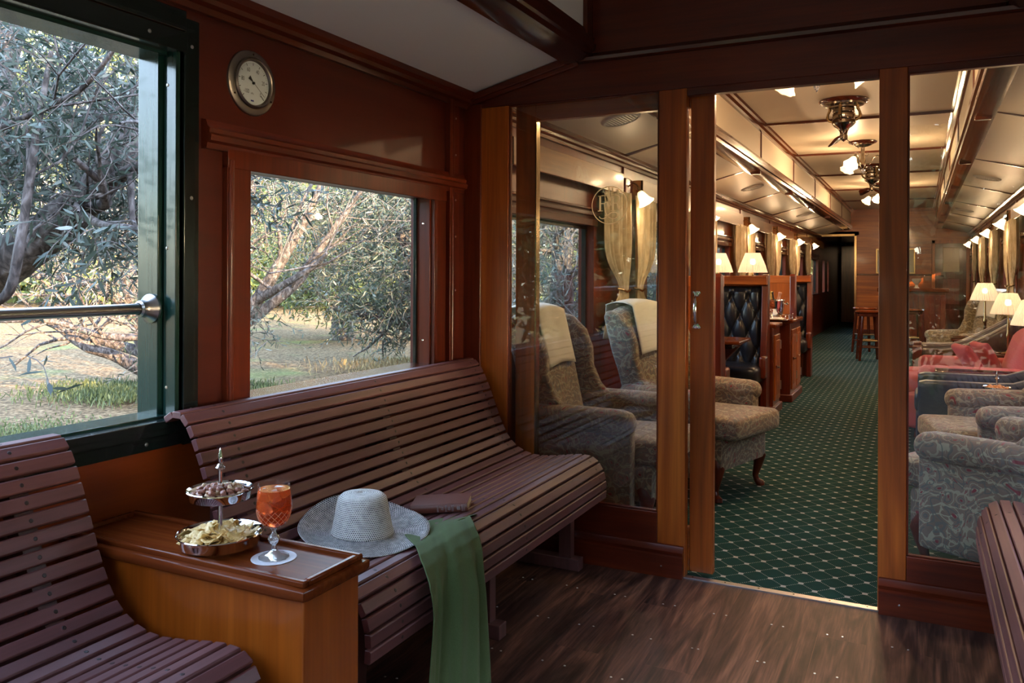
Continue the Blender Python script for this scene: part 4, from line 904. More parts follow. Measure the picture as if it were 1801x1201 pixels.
# --- dining booths on the left
def tufted(y, sgn, x0, x1, z0, z1, parent):
    a, b = .15, .33
    def fn(u, v):
        X = (u-.5)*(x1-x0); Z = (v)*(z1-z0)
        p_, q_ = X/a+Z/b, X/a-Z/b; s1, s2 = abs(math.sin(PI*p_)), abs(math.sin(PI*q_))
        pil = (s1*s2)**.45; dd = min(1, math.hypot(s1, s2)*1.25); e = min(1, min(u, 1-u)*14)*min(1, min(v, 1-v)*14)
        return (x0+(x1-x0)*u, sgn*(.02+(.035*pil+.025*dd)*1.0)*e**.5, z0+Z)
    MB().grid(70, 110, fn).build('tufted_back', BLK, parent, merge=True, ang=2)
    mb = MB()
    for i in range(-6, 14):
        for j in range(-6, 14):
            X = (i+j)*a/2; Z = (i-j)*b/2
            if abs(X) < (x1-x0)/2-.02 and .03 < Z < z1-z0-.03: mb.lathe([(0, .008), (.007, .006), (.010, 0)], 10, M=T((x0+x1)/2+X, sgn*.022, z0+Z, PI/2 if sgn < 0 else -PI/2))
    mb.build('buttons', BLK, parent)
def booth(y, sgn, label, xa=-1.22):
    """high-backed bench, its back at y and its seat on the sgn side"""
    t = thing('booth_seat', label, 'booth seat', (0, y, 0))
    ya_, yb_ = sorted((0, -sgn*.045))
    MB().box(XL+.13, xa, ya_, yb_, .0, 1.25).build('back_panel', MG, t, bev=.003)
    tufted(0, sgn, XL+.14, xa-.05, .42, 1.17, t)
    a_, b_ = sorted((sgn*.10, -sgn*.05)); MB().box(XL+.13, xa, a_, b_, 1.185, 1.265).build('top_rail', WX, t, bev=.006)
    pr = [(-sgn*.055, 0), (sgn*.13, 0), (sgn*.13, .62), (sgn*.09, .80), (sgn*.05, 1.27), (-sgn*.035, 1.285), (-sgn*.055, 1.26)]
    MB().prism(pr, 0, xa-.05, xa+.005).build('end_post', RZ, t, bev=.006)
    a_, b_ = sorted((sgn*.04, sgn*.50)); MB().cush(((XL+.14+xa-.06)/2, (a_+b_)/2, .40), ((xa-.06-XL-.06)/2, .23, .085), .05, .01, 10).build('seat_cushion', BLK, t, merge=True)
    a_, b_ = sorted((sgn*.02, sgn*.40)); MB().box(XL+.13, xa-.08, a_, b_, 0, .32).build('base', DZ, t, bev=.004)
    a_, b_ = sorted((sgn*.10, sgn*.26)); MB().box(xa-.04, xa+.015, a_, b_, .36, .56).build('side_panel', RZ, t, bev=.02)
    return t
booth(6.20, 1, 'first booth seat on the left, seen from behind its tall wooden end', -1.33)
booth(7.64, -1, 'black tufted booth seat facing the doorway, nearest of the two')
booth(9.42, 1, 'booth seat with orange wooden back panel behind the ice bucket')
booth(10.95, -1, 'black tufted booth seat facing the doorway, farther of the two')
def booth_table(y, label):
    t = thing('dining_table', label, 'table', (-1.5, y, 0))
    MB().cush((-.10, 0, .735), (.335, .25, .016), .012, 0, 6).build('table_top', MT, t, merge=True)
    MB().cush((-.11, 0, .70), (.28, .20, .02), .01, 0, 4).build('apron', DX, t, merge=True)
    MB().prism([(-.30, 0), (.10, 0), (.10, .05), (.0, .25), (.06, .55), (.19, .69), (-.30, .69)], 1, -.05, .05).build('pedestal', RZ, t, bev=.008)
booth_table(6.80, 'small polished table in the nearest dining booth'); booth_table(10.2, 'small polished table in the farther dining booth')
table_lamp((-1.73, 7.93, .826), 'pleated lamp on the left, partly behind the door stile', .50, .95, 8)
table_lamp((-1.405, 7.90, .826), 'pleated lamp on the left above the tufted booth seat', .50, .95, 8)
# --- buffet cabinet with its ice bucket
t = thing('buffet_cabinet', 'mahogany buffet with ribbed doors between the two dining booths', 'cabinet', (0, 0, 0))
mb = MB(); mb.box(XL+.02, -1.19, 7.72, 8.10, .07, .79); mb.box(XL+.02, -1.29, 8.10, 8.60, .07, .77); mb.box(XL+.02, -1.16, 8.60, 9.34, .07, .79); mb.build('body', RZ, t, bev=.004)
mb = MB(); mb.box(XL+.02, -1.165, 7.71, 8.12, 0, .075); mb.box(XL+.02, -1.27, 8.12, 8.6, 0, .075); mb.box(XL+.02, -1.135, 8.57, 9.35, 0, .075); mb.build('plinth', RX, t, bev=.008)
mb = MB(); mb.box(XL+.02, -1.165, 7.71, 8.12, .79, .825); mb.box(XL+.02, -1.27, 8.12, 8.6, .77, .80); mb.box(XL+.02, -1.13, 8.57, 9.35, .79, .825); mb.build('worktop', MT, t, bev=.01, seg=3)
for (x, y0_, y1_) in ((-1.19, 7.77, 8.05), (-1.16, 8.66, 8.95), (-1.16, 8.99, 9.28)):
    d = MB(); d.box(x, x+.014, y0_, y1_, .12, .72)
    for q in range(5): d.box(x+.012, x+.018, y0_+.04+q*(y1_-y0_-.08)/5+.004, y0_+.04+(q+1)*(y1_-y0_-.08)/5-.004, .17, .67)
    d = d.build('door', WZ, t, bev=.003)
    MB().box(x+.012, x+.024, y1_-.02, y1_+.004, .20, .28).box(x+.012, x+.024, y1_-.02, y1_+.004, .58, .66).build('hinge', STL, d)
    MB().box(x+.014, x+.03, y0_+.01, y0_+.05, .42, .445).cyl((x+.03, y0_+.03, .432), (x+.045, y0_+.03, .432), .012).build('latch', CHR, d)
dd = MB().box(-1.29, -1.278, 8.16, 8.56, .12, .70).build('door', WZ, t, bev=.003); MB().box(-1.28, -1.268, 8.53, 8.555, .2, .28).box(-1.28, -1.268, 8.53, 8.555, .54, .62).build('hinge', STL, dd)
o = MB().box(-.14, .14, -.26, .26, 0, .008).build('tray_base', CHR, None, bev=.003); t = thing('gallery_tray', 'silver gallery tray on the buffet under the ice bucket', 'tray', (-1.31, 8.62, .826)); par(o, t)
mb = MB()
for a in ((-.135, -.255), (.135, -.255), (.135, .255), (-.135, .255), (.135, 0), (0, -.255)): mb.cyl((*a, .006), (*a, .045), .005, 10).lathe([(0, .052), (.007, .046), (0, .04)], 10, M=T(*a, 0))
mb.tube([(-.135, -.255, .035), (.135, -.255, .035), (.135, .255, .035), (-.135, .255, .035), (-.135, -.255, .035)], .0035, 8); mb.build('gallery_rail', CHR, t)
o = MB().cush((0, 0, .006), (.07, .09, .006), .005, .004, 8).build('napkin', LIN, merge=True); o.location = (-1.27, 8.40, .836); tag(o, 'folded white napkin on the gallery tray', 'napkin')
t = thing('ice_bucket', 'silver ice bucket with ring handles on the buffet', 'ice bucket', (-1.315, 8.60, .835)); t.scale = (1.12, 1.12, 1.08)
MB().lathe([(0, 0), (.062, 0), (.066, .008), (.060, .014), (.072, .05), (.082, .11), (.088, .165), (.094, .17), (.094, .176), (.086, .174), (.078, .11), (.068, .05), (.0, .02)], 44).build('bucket_body', CHR, t)
for s_ in (-1, 1): MB().cyl((s_*.083, 0, .14), (s_*.104, 0, .14), .006).lathe([(0, .012), (.010, .008), (.012, 0), (.008, -.008), (0, -.010)], 14, M=T(s_*.110, 0, .14, 0, PI/2)).build('handle', CHR, t)
FOILS = [(pmat('black_foil', (.01, .01, .012), .25, .3), (.035, .008, .0), 'black-topped bottle leaning in the ice bucket', (.02, -.35)), (pmat('rose_foil', (.62, .34, .26), .3, .3), (-.01, .02, 0), 'rose-gold foiled bottle leaning right in the ice bucket', (.05, .55)), (pmat('gold_foil', (.5, .36, .12), .25, .6), (-.04, -.01, 0), 'gold-necked bottle at the left of the ice bucket', (0, -.15))]
GBT = pmat('green_bottle_glass', (.01, .03, .012), .08)
for mt, off, lab, (rx_, ry_) in FOILS:
    t = thing('wine_bottle', lab, 'bottle', (-1.315+off[0]*.4, 8.60+off[1]*.4, .852)); t.rotation_euler = (rx_, ry_*.45, 0)
    MB().lathe([(0, .01), (.036, .01), (.038, .02), (.038, .125), (.03, .15), (.017, .175)], 28).build('bottle_body', GBT, t)
    MB().lathe([(.017, .172), (.0145, .19), (.0145, .235), (.018, .238), (.018, .252), (.013, .256), (0, .257)], 24).build('foil_neck', mt, t)
# --- right side of the lounge
def small_table(loc, hx_, hy_, h, label, lip=False, name='side_table'):
    t = thing(name, label, 'table', loc)
    MB().cush((0, 0, h-.012), (hx_, hy_, .012), .009, 0, 5).build('table_top', MT, t, merge=True)
    if lip:
        mb = MB()
        for a in ((-hx_+.006, hx_-.006, -hy_+.006, -hy_+.018), (-hx_+.006, hx_-.006, hy_-.018, hy_-.006), (-hx_+.006, -hx_+.018, -hy_+.018, hy_-.018), (hx_-.018, hx_-.006, -hy_+.018, hy_-.018)): mb.box(*a, h, h+.022)
        mb.build('gallery_lip', DX, t, bev=.004)
    MB().box(-hx_+.03, hx_-.03, -hy_+.03, hy_-.03, h-.085, h-.024).build('apron', DX, t, bev=.003)
    for a in (-1, 1):
        for b in (-1, 1): MB().tube([(a*(hx_-.045), b*(hy_-.045), h-.03), (a*(hx_-.045), b*(hy_-.045), h*.5), (a*(hx_-.045), b*(hy_-.045), 0)], [.022, .017, .012], 10).build('leg', DZ, t)
    return t
small_table((.60, 5.72, 0), .27, .13, .46, 'small dark side table behind the second right wing chair')
tier_stand((.42, 5.74, .46), 'two-tier silver stand of orange snacks in the lounge, right of the doorway')
SNK = nutmat('orange_snack', (.55, .18, .04), (.75, .36, .12)); pr_ = MB().cush((0, 0, 0), (.016, .009, .006), .005, 0, 4).build('cheese_snack', SNK, merge=True); pr_['label'] = 'orange snack in the upper dish of the lounge stand'; pr_['category'] = 'snack'; pr_['group'] = 'orange snacks on the lounge stand'
for i, (x, y, z) in enumerate(scatter(0, 0, [(.129, .056, 16), (.138, .056, 14), (.146, .04, 7)])):
    o = pr_ if i == 0 else pr_.copy()
    if i: COL.objects.link(o)
    o.location = (.42+x, 5.74+y, .46+z); o.rotation_euler = (random.uniform(-.6, .6), random.uniform(-.6, .6), random.uniform(0, 6))
table_lamp((.78, 5.72, .46), 'pleated lamp nearest the partition, at the right edge of the photo', .36, 1.0, 5)
t = thing('club_chair', 'navy leather club chair on the right, behind the small lamp table', 'armchair', (.40, 6.42, 0), PI)
MB().cush((.0, 0, .21), (.42, .30, .15), .03, 0, 6).build('base', NAVY, t, merge=True)
MB().cush((.07, 0, .41), (.36, .20, .07), .04, .02, 8).build('seat_cushion', NAVY, t, merge=True)
for s_ in (-1, 1): MB().cush((.0, s_*.25, .42), (.41, .060, .155), .035, 0, 8, lambda x, y, z: (x, y, z+(.12*max(0, (-x-.1)/.3)**1.5 if z > .5 else 0))).build('arm', NAVY, t, merge=True)
MB().cush((-.34, 0, .55), (.075, .22, .27), .06, 0, 8, lambda x, y, z: (x-(z-.4)*.2, y, z)).build('backrest', NAVY, t, merge=True)
for a in (-1, 1):
    for b in (-1, 1): MB().cyl((a*.36, b*.25, .07), (a*.37, b*.26, 0), .018).build('leg', DZ, t)
small_table((.50, 6.97, 0), .40, .13, .545, 'dark lipped table between the navy chair and the coral sofa', True)
table_lamp((.74, 6.97, .567), 'pleated lamp on the lipped table beside the coral sofa, near end', .38, 1.05, 6)
t = thing('sofa', 'coral linen sofa with rolled back on the right', 'sofa', (.37, 7.66, 0), PI)
MB().cush((.02, 0, .21), (.45, .52, .14), .04, 0, 8).build('base', PINK, t, merge=True)
for s_ in (-1, 1): MB().cush((.08, s_*.195, .40), (.42, .19, .075), .05, .02, 8).build('seat_cushion', PINK, t, merge=True)
for s_ in (-1, 1): MB().cush((.0, s_*.455, .40), (.38, .068, .175), .06, 0, 8).build('arm', PINK, t, merge=True)
MB().cush((-.30, 0, .60), (.10, .48, .27), .09, 0, 10, lambda x, y, z: (x-(z-.4)*.32, y, z-.22*y*y)).build('backrest', PINK, t, merge=True)
for a in (-1, 1):
    for b in (-1, 1): MB().cyl((a*.38, b*.45, .08), (a*.39, b*.46, 0), .02).build('leg', DZ, t)
for (x, y, z, r1, lab) in ((.50, 7.93, .60, 1.05, 'small coral cushion leaning in the corner of the sofa'), (.36, 7.76, .59, 1.0, 'small coral cushion lying in front on the sofa')):
    o = MB().cush((0, 0, 0), (.135, .13, .03), .025, .030, 10, lambda x_, y_, z_: (x_*(1-.12*(1-abs(y_/.15))), y_*(1-.12*(1-abs(x_/.155))), z_)).build('throw_pillow', PINK, merge=True, ang=2); o.location = (x, y, z); o.rotation_euler = (0, r1, .4); tag(o, lab, 'cushion')
small_table((.50, 8.42, 0), .38, .13, .565, 'dark lipped table between the coral sofa and the leather armchair', True)
table_lamp((.70, 8.42, .587), 'pleated lamp beyond the coral sofa, middle of the right-hand lamps', .38, 1.0, 6)
t = thing('leather_armchair', 'oxblood leather armchair with curved wooden-fronted arms on the right', 'armchair', (.38, 9.05, 0), PI)
MB().cush((.0, 0, .21), (.42, .30, .13), .03, 0, 6).build('base', OX, t, merge=True); MB().cush((.08, 0, .40), (.36, .22, .06), .04, .02, 8).build('seat_cushion', OX, t, merge=True)
for s_ in (-1, 1):
    MB().cush((-.02, s_*.29, .46), (.40, .055, .12), .045, 0, 10, lambda x, y, z: (x, y, z+(.26*max(0, (.15-x)/.5)**1.3 if z > .40 else 0))).build('arm', OX, t, merge=True)
    MB().box(.36, .44, s_*.29-.05, s_*.29+.05, .12, .60).build('arm_front', RZ, t, bev=.008)
MB().cush((-.33, 0, .60), (.08, .27, .26), .06, 0, 8, lambda x, y, z: (x-(z-.4)*.3, y, z)).build('backrest', OX, t, merge=True)
for a in (-1, 1):
    for b in (-1, 1): MB().cyl((a*.36, b*.25, .09), (a*.37, b*.26, 0), .02).build('leg', DZ, t)
small_table((.56, 10.0, 0), .26, .13, .60, 'dark lamp table before the far gold wing chair', True)
table_lamp((.62, 10.0, .622), 'pleated lamp before the far gold wing chair, farthest of the right-hand lamps', .42, 1.0, 6)
# --- bar and stools
t = thing('bar_counter', 'mahogany bar with boarded front at the far end', 'bar', (0, 16.0, 0))
MB().box(-.62, .40, 0, .5, 0, .98).build('body', RZ, t, bev=.004)
mb = MB()
for k in range(12): mb.box(-.61+k*.085, -.61+k*.085+.078, -.012, .002, .10, .93)
mb.build('boarded_front', RZ, t, bev=.004); MB().box(-.68, .46, -.06, .56, .98, 1.045).build('bar_top', MT, t, bev=.015, seg=3)
def stool(x, y, r_, label):
    t = thing('bar_stool', label, 'stool', (x, y, 0), r_)
    MB().lathe([(0, .70), (.16, .70), (.185, .715), (.19, .73), (.18, .745), (.15, .748), (0, .742)], 40).build('seat', MT, t); MB().lathe([(.165, .66), (.165, .70), (.12, .70)], 32).build('apron', DX, t)
    for k in range(4):
        a = PI/4+k*PI/2; c, s_ = math.cos(a), math.sin(a); MB().tube([(c*.135, s_*.135, .71), (c*.17, s_*.17, .35), (c*.205, s_*.205, 0)], [.022, .024, .019], 10).build('leg', DZ, t)
    for z, rr in ((.20, .185), (.30, .175)):
        for k in range(4):
            a, b = PI/4+k*PI/2, PI/4+(k+1)*PI/2; MB().cyl((math.cos(a)*rr, math.sin(a)*rr, z), (math.cos(b)*rr, math.sin(b)*rr, z), .011 if z < .25 else .013, 10).build('rung', BRS if z > .25 else DZ, t)
stool(-.68, 13.35, .2, 'round wooden bar stool seen left of the door post, nearest'); stool(-.80, 14.6, .5, 'round wooden bar stool behind the nearest stool, left of the post'); stool(-.12, 14.3, .1, 'round wooden bar stool seen through the right glass')
t = thing('framed_picture', 'gilt-framed wide picture on the end wall', 'picture', (-.455, YE-.002, 1.565))
mb = MB()
for a in ((-.37, .37, -.26, -.235), (-.37, .37, .235, .26), (-.37, -.345, -.235, .235), (.345, .37, -.235, .235)): mb.box(a[0], a[1], -.03, 0, a[2], a[3])
mb.build('frame', pmat('gilt_frame', (.55, .42, .20), .3, .7), t, bev=.004); MB().box(-.345, .345, -.014, 0, -.235, .235).build('mount', pmat('cream_mount', (.62, .58, .48), .8), t, smooth=False)
MB().box(-.25, .25, -.016, -.013, -.16, .16).build('print', nutmat('muted_landscape', (.14, .16, .15), (.38, .36, .30)), t, smooth=False)
# a red leather corner seat and small things at the far end of the bar
t = thing('drinks_glass', 'pale glass ornament standing on the bar', 'ornament', (-.05, 16.15, 1.045)); MB().lathe([(0, 0), (.05, 0), (.03, .02), (.02, .06), (.07, .12), (.08, .16), (.06, .17)], 20).build('vase', pmat('pale_ornament', (.5, .46, .44), .4), t)
# ================================================================ OUTSIDE
GZ = -1.1
def pt(px, py, d): return Vector((0, 0, HEYE))+(F+R*((px-900.5)/1440)-U*((py-480.5)/1440))*d
def ground_mat():
    m, t, p = newmat('dry_grass'); L = t.links.new; mp = mapping(t, (1, 1, 1))
    a = N(t, 'ShaderNodeTexNoise'); a.inputs['Scale'].default_value = .35; a.inputs['Detail'].default_value = 6; L(mp.outputs[0], a.inputs[0])
    b = N(t, 'ShaderNodeTexNoise'); b.inputs['Scale'].default_value = 14; b.inputs['Detail'].default_value = 8; L(mp.outputs[0], b.inputs[0])
    r1 = ramp(t, [(.32, (.034, .024, .015)), (.5, (.125, .09, .052)), (.72, (.27, .205, .125))]); L(b.outputs[0], r1.inputs[0])
    r2 = ramp(t, [(.54, (0, 0, 0)), (.68, (.5, .5, .5))]); L(a.outputs[0], r2.inputs[0])
    mx = N(t, 'ShaderNodeMix', data_type='RGBA'); L(r2.outputs[0], mx.inputs[0]); L(r1.outputs[0], mx.inputs[6]); mx.inputs[7].default_value = (.13, .19, .06, 1)
    L(mx.outputs[2], p.inputs[0]); p.inputs['Roughness'].default_value = 1; p.inputs['Specular IOR Level'].default_value = .1; bump(t, p, b.outputs[0], .9, .06); return m
struct(MB().box(-200, 60, -60, 200, GZ-.2, GZ).build('ground', ground_mat(), smooth=False), 'dry mown grass beside the carriage')
def attr_mat(name, stops, rough=.5, transl=.25):
    m, t, p = newmat(name); L = t.links.new; a = N(t, 'ShaderNodeAttribute'); a.attribute_name = 'tone'; r = ramp(t, stops); L(a.outputs['Fac'], r.inputs[0]); L(r.outputs[0], p.inputs[0]); p.inputs['Roughness'].default_value = rough
    tr = N(t, 'ShaderNodeBsdfTranslucent'); L(r.outputs[0], tr.inputs[0]); mx = N(t, 'ShaderNodeMixShader'); mx.inputs[0].default_value = transl; L(p.outputs[0], mx.inputs[1]); L(tr.outputs[0], mx.inputs[2]); L(mx.outputs[0], t.nodes['Material Output'].inputs[0]); return m
OLV = attr_mat('olive_leaf', [(0, (.020, .036, .026)), (.45, (.058, .085, .066)), (.8, (.125, .155, .13)), (1, (.27, .30, .28))], .38)
GLF = attr_mat('green_leaf', [(0, (.03, .05, .015)), (.5, (.10, .14, .04)), (1, (.30, .32, .12))], .5)
def bark_mat():
    m, t, p = newmat('grey_bark'); L = t.links.new; mp = mapping(t, (1, 1, .45)); a = N(t, 'ShaderNodeTexNoise'); a.inputs['Scale'].default_value = 22; a.inputs['Detail'].default_value = 7; a.inputs['Distortion'].default_value = .6; L(mp.outputs[0], a.inputs[0])
    r = ramp(t, [(.36, (.022, .018, .016)), (.5, (.075, .062, .058)), (.68, (.17, .155, .15))]); L(a.outputs[0], r.inputs[0]); L(r.outputs[0], p.inputs[0]); p.inputs['Roughness'].default_value = .9; bump(t, p, a.outputs[0], .9, .03); return m
BARK = bark_mat(); TWG = pmat('twig_bark', (.12, .10, .09), .8)
def leaves(name, mat, P, D, ln, wd, parent, seed=0):
    """P positions, D unit directions; one six-cornered blade each"""
    rg = np.random.RandomState(seed); n = len(P); P = np.array(P); D = np.array(D); D /= np.linalg.norm(D, axis=1)[:, None]+1e-9
    Q = rg.normal(size=(n, 3)); Wd = np.cross(D, Q); Wd /= np.linalg.norm(Wd, axis=1)[:, None]+1e-9; Nn = np.cross(D, Wd)
    l = ln*rg.uniform(.6, 1.25, n)[:, None]; w_ = wd*rg.uniform(.7, 1.2, n)[:, None]; c = .12*l
    V = np.stack([P, P+D*l*.3+Wd*w_*.45+Nn*c*.3, P+D*l*.7+Wd*w_*.40+Nn*c*.6, P+D*l+Nn*c*.2, P+D*l*.7-Wd*w_*.40+Nn*c*.6, P+D*l*.3-Wd*w_*.45+Nn*c*.3], 1).reshape(-1, 3)
    me = bpy.data.meshes.new(name); me.vertices.add(n*6); me.vertices.foreach_set('co', V.ravel()); me.loops.add(n*6); me.loops.foreach_set('vertex_index', np.arange(n*6)); me.polygons.add(n)
    me.polygons.foreach_set('loop_start', np.arange(n)*6); me.polygons.foreach_set('loop_total', np.full(n, 6))
    me.update(calc_edges=True); at_ = me.attributes.new('tone', 'FLOAT', 'POINT'); at_.data.foreach_set('value', np.repeat(rg.beta(1.6, 2.0, n), 6)); me.materials.append(mat)
    o = bpy.data.objects.new(name, me); COL.objects.link(o); par(o, parent); return o
def foliage(parent, blobs, ln, wd, mat, per=12, droop=.5, tl=.7, tr_=.004, seed=0, twigs=True, inward=0):
    rg = random.Random(seed); P, D = [], []; mb = MB()
    for c, r, n in blobs:
        for _ in range(n):
            while True:
                q = Vector([rg.uniform(-1, 1) for _ in range(3)])
                if q.length < 1: break
            s = Vector(c)+Vector((q.x*r[0], q.y*r[1], q.z*r[2])); d = Vector((rg.gauss(0, 1), rg.gauss(0, 1), rg.gauss(0, .7))).normalized(); L_ = tl*rg.uniform(.5, 1.3); pts = [s.copy()]
            for k in range(5):
                d = (d+Vector((rg.gauss(0, .22), rg.gauss(0, .22), -droop*.3+rg.gauss(0, .15)))).normalized(); pts.append(pts[-1]+d*L_/5)
            if min(p.z for p in pts) < GZ: continue
            if twigs: mb.tube(pts, [tr_*(1-.13*k) for k in range(6)], 3, cap=False)
            for k in range(per):
                f = (k+.5)/per*4.99; i = int(f); p = pts[i].lerp(pts[i+1], f-i); a = (pts[i+1]-pts[i]).normalized(); o_ = Vector((rg.gauss(0, 1), rg.gauss(0, 1), rg.gauss(0, 1))); P.append(p); D.append((a*.8+o_.normalized()*.9))
    if twigs and mb.v: mb.build('twigs', TWG, parent, smooth=False)['kind'] = 'stuff'
    lo = leaves('foliage', mat, [tuple(p) for p in P], [tuple(p) for p in D], ln, wd, parent, seed); lo['kind'] = 'stuff'; return lo
def limbs(parent, paths, name='trunk', sub=0, seed=0, sl_=1.2):
    rg = random.Random(seed); mb = MB(); 
    def smooth(pts, rs, n=6):
        out, ro = [], []
        P = [Vector(p) for p in pts]
        for i in range(len(P)-1):
            p0, p1, p2, p3 = P[max(i-1, 0)], P[i], P[i+1], P[min(i+2, len(P)-1)]
            for k in range(n):
                t_ = k/n; out.append(.5*((2*p1)+(p2-p0)*t_+(2*p0-5*p1+4*p2-p3)*t_*t_+(3*p1-p0-3*p2+p3)*t_**3)); r_ = rs[i]*(1-t_)+rs[i+1]*t_; ro.append(r_*rg.uniform(.93, 1.07))
        out.append(P[-1]); ro.append(rs[-1]); return out, ro
    def grow(p, d, r_, L_, depth):
        pts = [p]; rs = [r_]
        for k in range(5):
            d = (d+Vector((rg.gauss(0, .22), rg.gauss(0, .22), rg.gauss(.03, .2)))).normalized(); pts.append(pts[-1]+d*L_/5); rs.append(r_*(1-.15*(k+1)))
        mb.tube(pts, rs, 6 if r_ > .02 else 4, cap=False)
        if depth > 0:
            for k in range(3): i = rg.randint(1, 4); grow(pts[i], (d+Vector((rg.gauss(0, .6), rg.gauss(0, .6), rg.gauss(0, .5)))).normalized(), rs[i]*.6, L_*.65, depth-1)
    for pts, rs in paths:
        P, RR = smooth(pts, rs); mb.tube(P, RR, 14 if max(rs) > .05 else 8)
        for k in range(sub):
            i = rg.randint(len(P)//4, len(P)-2); t_ = (P[i+1]-P[i]).normalized(); grow(P[i], (t_+Vector((rg.gauss(0, .7), rg.gauss(0, .7), rg.gauss(.2, .5)))).normalized(), RR[i]*.45, sl_*rg.uniform(.6, 1.2), 2)
    return mb.build(name, BARK, parent, ang=2)
def tree(label, cat='tree', group=None, loc=(0, 0, 0)):
    t = thing('olive_tree', label, cat, loc, 0, group); return t
# near olive, its thick leaning limbs and leaves fill the open window
t = tree('big olive tree close outside the open window, thick lichened limbs'); 
b0 = pt(-420, 1000, 6.2); b0.z = GZ
limbs(t, [([b0, pt(-260, 640, 5.9), pt(-90, 530, 5.6), pt(40, 440, 5.3), pt(130, 370, 5.2), pt(205, 285, 5.2), pt(255, 190, 5.5)], [.30, .22, .17, .145, .125, .09, .05]),
          ([pt(-300, 600, 5.9), pt(-120, 430, 6.0), pt(0, 290, 6.1), pt(90, 235, 6.3), pt(170, 205, 6.6), pt(290, 120, 7.2)], [.19, .16, .13, .10, .06, .03]),
          ([pt(-120, 430, 6.0), pt(-20, 260, 6.0), pt(0, 130, 6.1), pt(30, 20, 6.2), pt(70, -120, 6.4)], [.14, .12, .10, .09, .06]),
          ([pt(-60, 540, 4.4), pt(10, 520, 4.4), pt(35, 430, 4.4), pt(62, 250, 4.5), pt(90, 90, 4.6)], [.03, .028, .026, .022, .012]),
          ([pt(130, 370, 5.2), pt(180, 395, 4.6), pt(230, 400, 4.3), pt(300, 420, 4.2)], [.04, .02, .014, .008]),
          ([pt(-30, 240, 4.6), pt(80, 190, 4.5), pt(150, 150, 4.4), pt(220, 60, 4.3)], [.022, .018, .014, .009])], sub=3, seed=3, sl_=1.3)
foliage(t, [(pt(60, 170, 5.0), (1.1, 1.1, .75), 260), (pt(230, 210, 5.6), (1.0, 1.3, .75), 300), (pt(150, 330, 6.2), (1.1, 1.3, .55), 220), (pt(230, 400, 5.3), (.35, .5, .30), 60), (pt(-100, 100, 5.2), (1.2, 1.2, 1.0), 160), (pt(300, 60, 6.5), (1.2, 1.2, .9), 200), (pt(450, 330, 5.2), (.5, .4, .35), 10)], .085, .017, OLV, 15, .35, .55, .004, 11)
foliage(t, [(pt(35, 640, 3.3), (.05, .05, .05), 2), (pt(400, 600, 4.6), (.15, .15, .2), 5), (pt(190, 430, 4.2), (.25, .3, .22), 14)], .095, .02, OLV, 9, .6, .35, .003, 5)
# second olive: fan of limbs spread behind the window post
t = tree('olive tree with a low fan of grey limbs, behind the window post')
q = pt(320, 690, 16.2); q.z = GZ-.05
def PP(x, y, d): return pt(x, y, d)
limbs(t, [([q, PP(290, 650, 16), PP(262, 600, 15.8), PP(235, 520, 15.6), PP(215, 430, 15.5), PP(190, 330, 15.4)], [.5, .36, .26, .18, .11, .06]),
          ([q, PP(350, 640, 16), PP(400, 590, 15.8), PP(450, 530, 15.7), PP(500, 450, 15.6), PP(540, 380, 15.5), PP(570, 310, 15.4), PP(590, 240, 15.2)], [.50, .28, .17, .13, .10, .08, .055, .04]),
          ([PP(400, 590, 15.8), PP(470, 540, 16), PP(530, 490, 16.2), PP(575, 420, 16.3), PP(640, 330, 16.5)], [.14, .11, .085, .06, .035]),
          ([PP(380, 610, 15.8), PP(420, 500, 15.5), PP(430, 400, 15.3), PP(445, 320, 15.1), PP(470, 220, 15)], [.2, .13, .10, .08, .05]),
          ([PP(330, 650, 16), PP(370, 540, 16.3), PP(395, 420, 16.6), PP(410, 320, 17), PP(400, 200, 17)], [.22, .15, .10, .08, .05]),
          ([PP(450, 530, 15.7), PP(500, 500, 15.2), PP(550, 470, 15), PP(575, 445, 14.8)], [.1, .07, .05, .03]),
          ([PP(280, 665, 15.6), PP(200, 625, 15.2), PP(150, 610, 15), PP(100, 575, 15), PP(60, 560, 15)], [.16, .11, .08, .06, .04]),
          ([PP(300, 560, 15.2), PP(250, 590, 14.6), PP(180, 590, 14.4), PP(90, 565, 14.2), PP(0, 565, 14)], [.09, .07, .06, .045, .03]),
          ([PP(262, 600, 15.8), PP(200, 520, 15.4), PP(110, 490, 15.2), PP(0, 480, 15)], [.14, .09, .06, .03])], sub=4, seed=8, sl_=2.6)
foliage(t, [(PP(300, 330, 15.5), (3.0, 3.0, 1.9), 420), (PP(450, 300, 16), (2.0, 2.0, 1.4), 170), (PP(200, 440, 15), (1.6, 1.6, .8), 150), (PP(330, 600, 14.5), (.9, .9, .8), 90), (PP(430, 580, 15), (.5, .5, .5), 26), (PP(80, 300, 16.5), (3, 3, 2.2), 420)], .13, .026, OLV, 12, .4, 1.1, .009, 21)
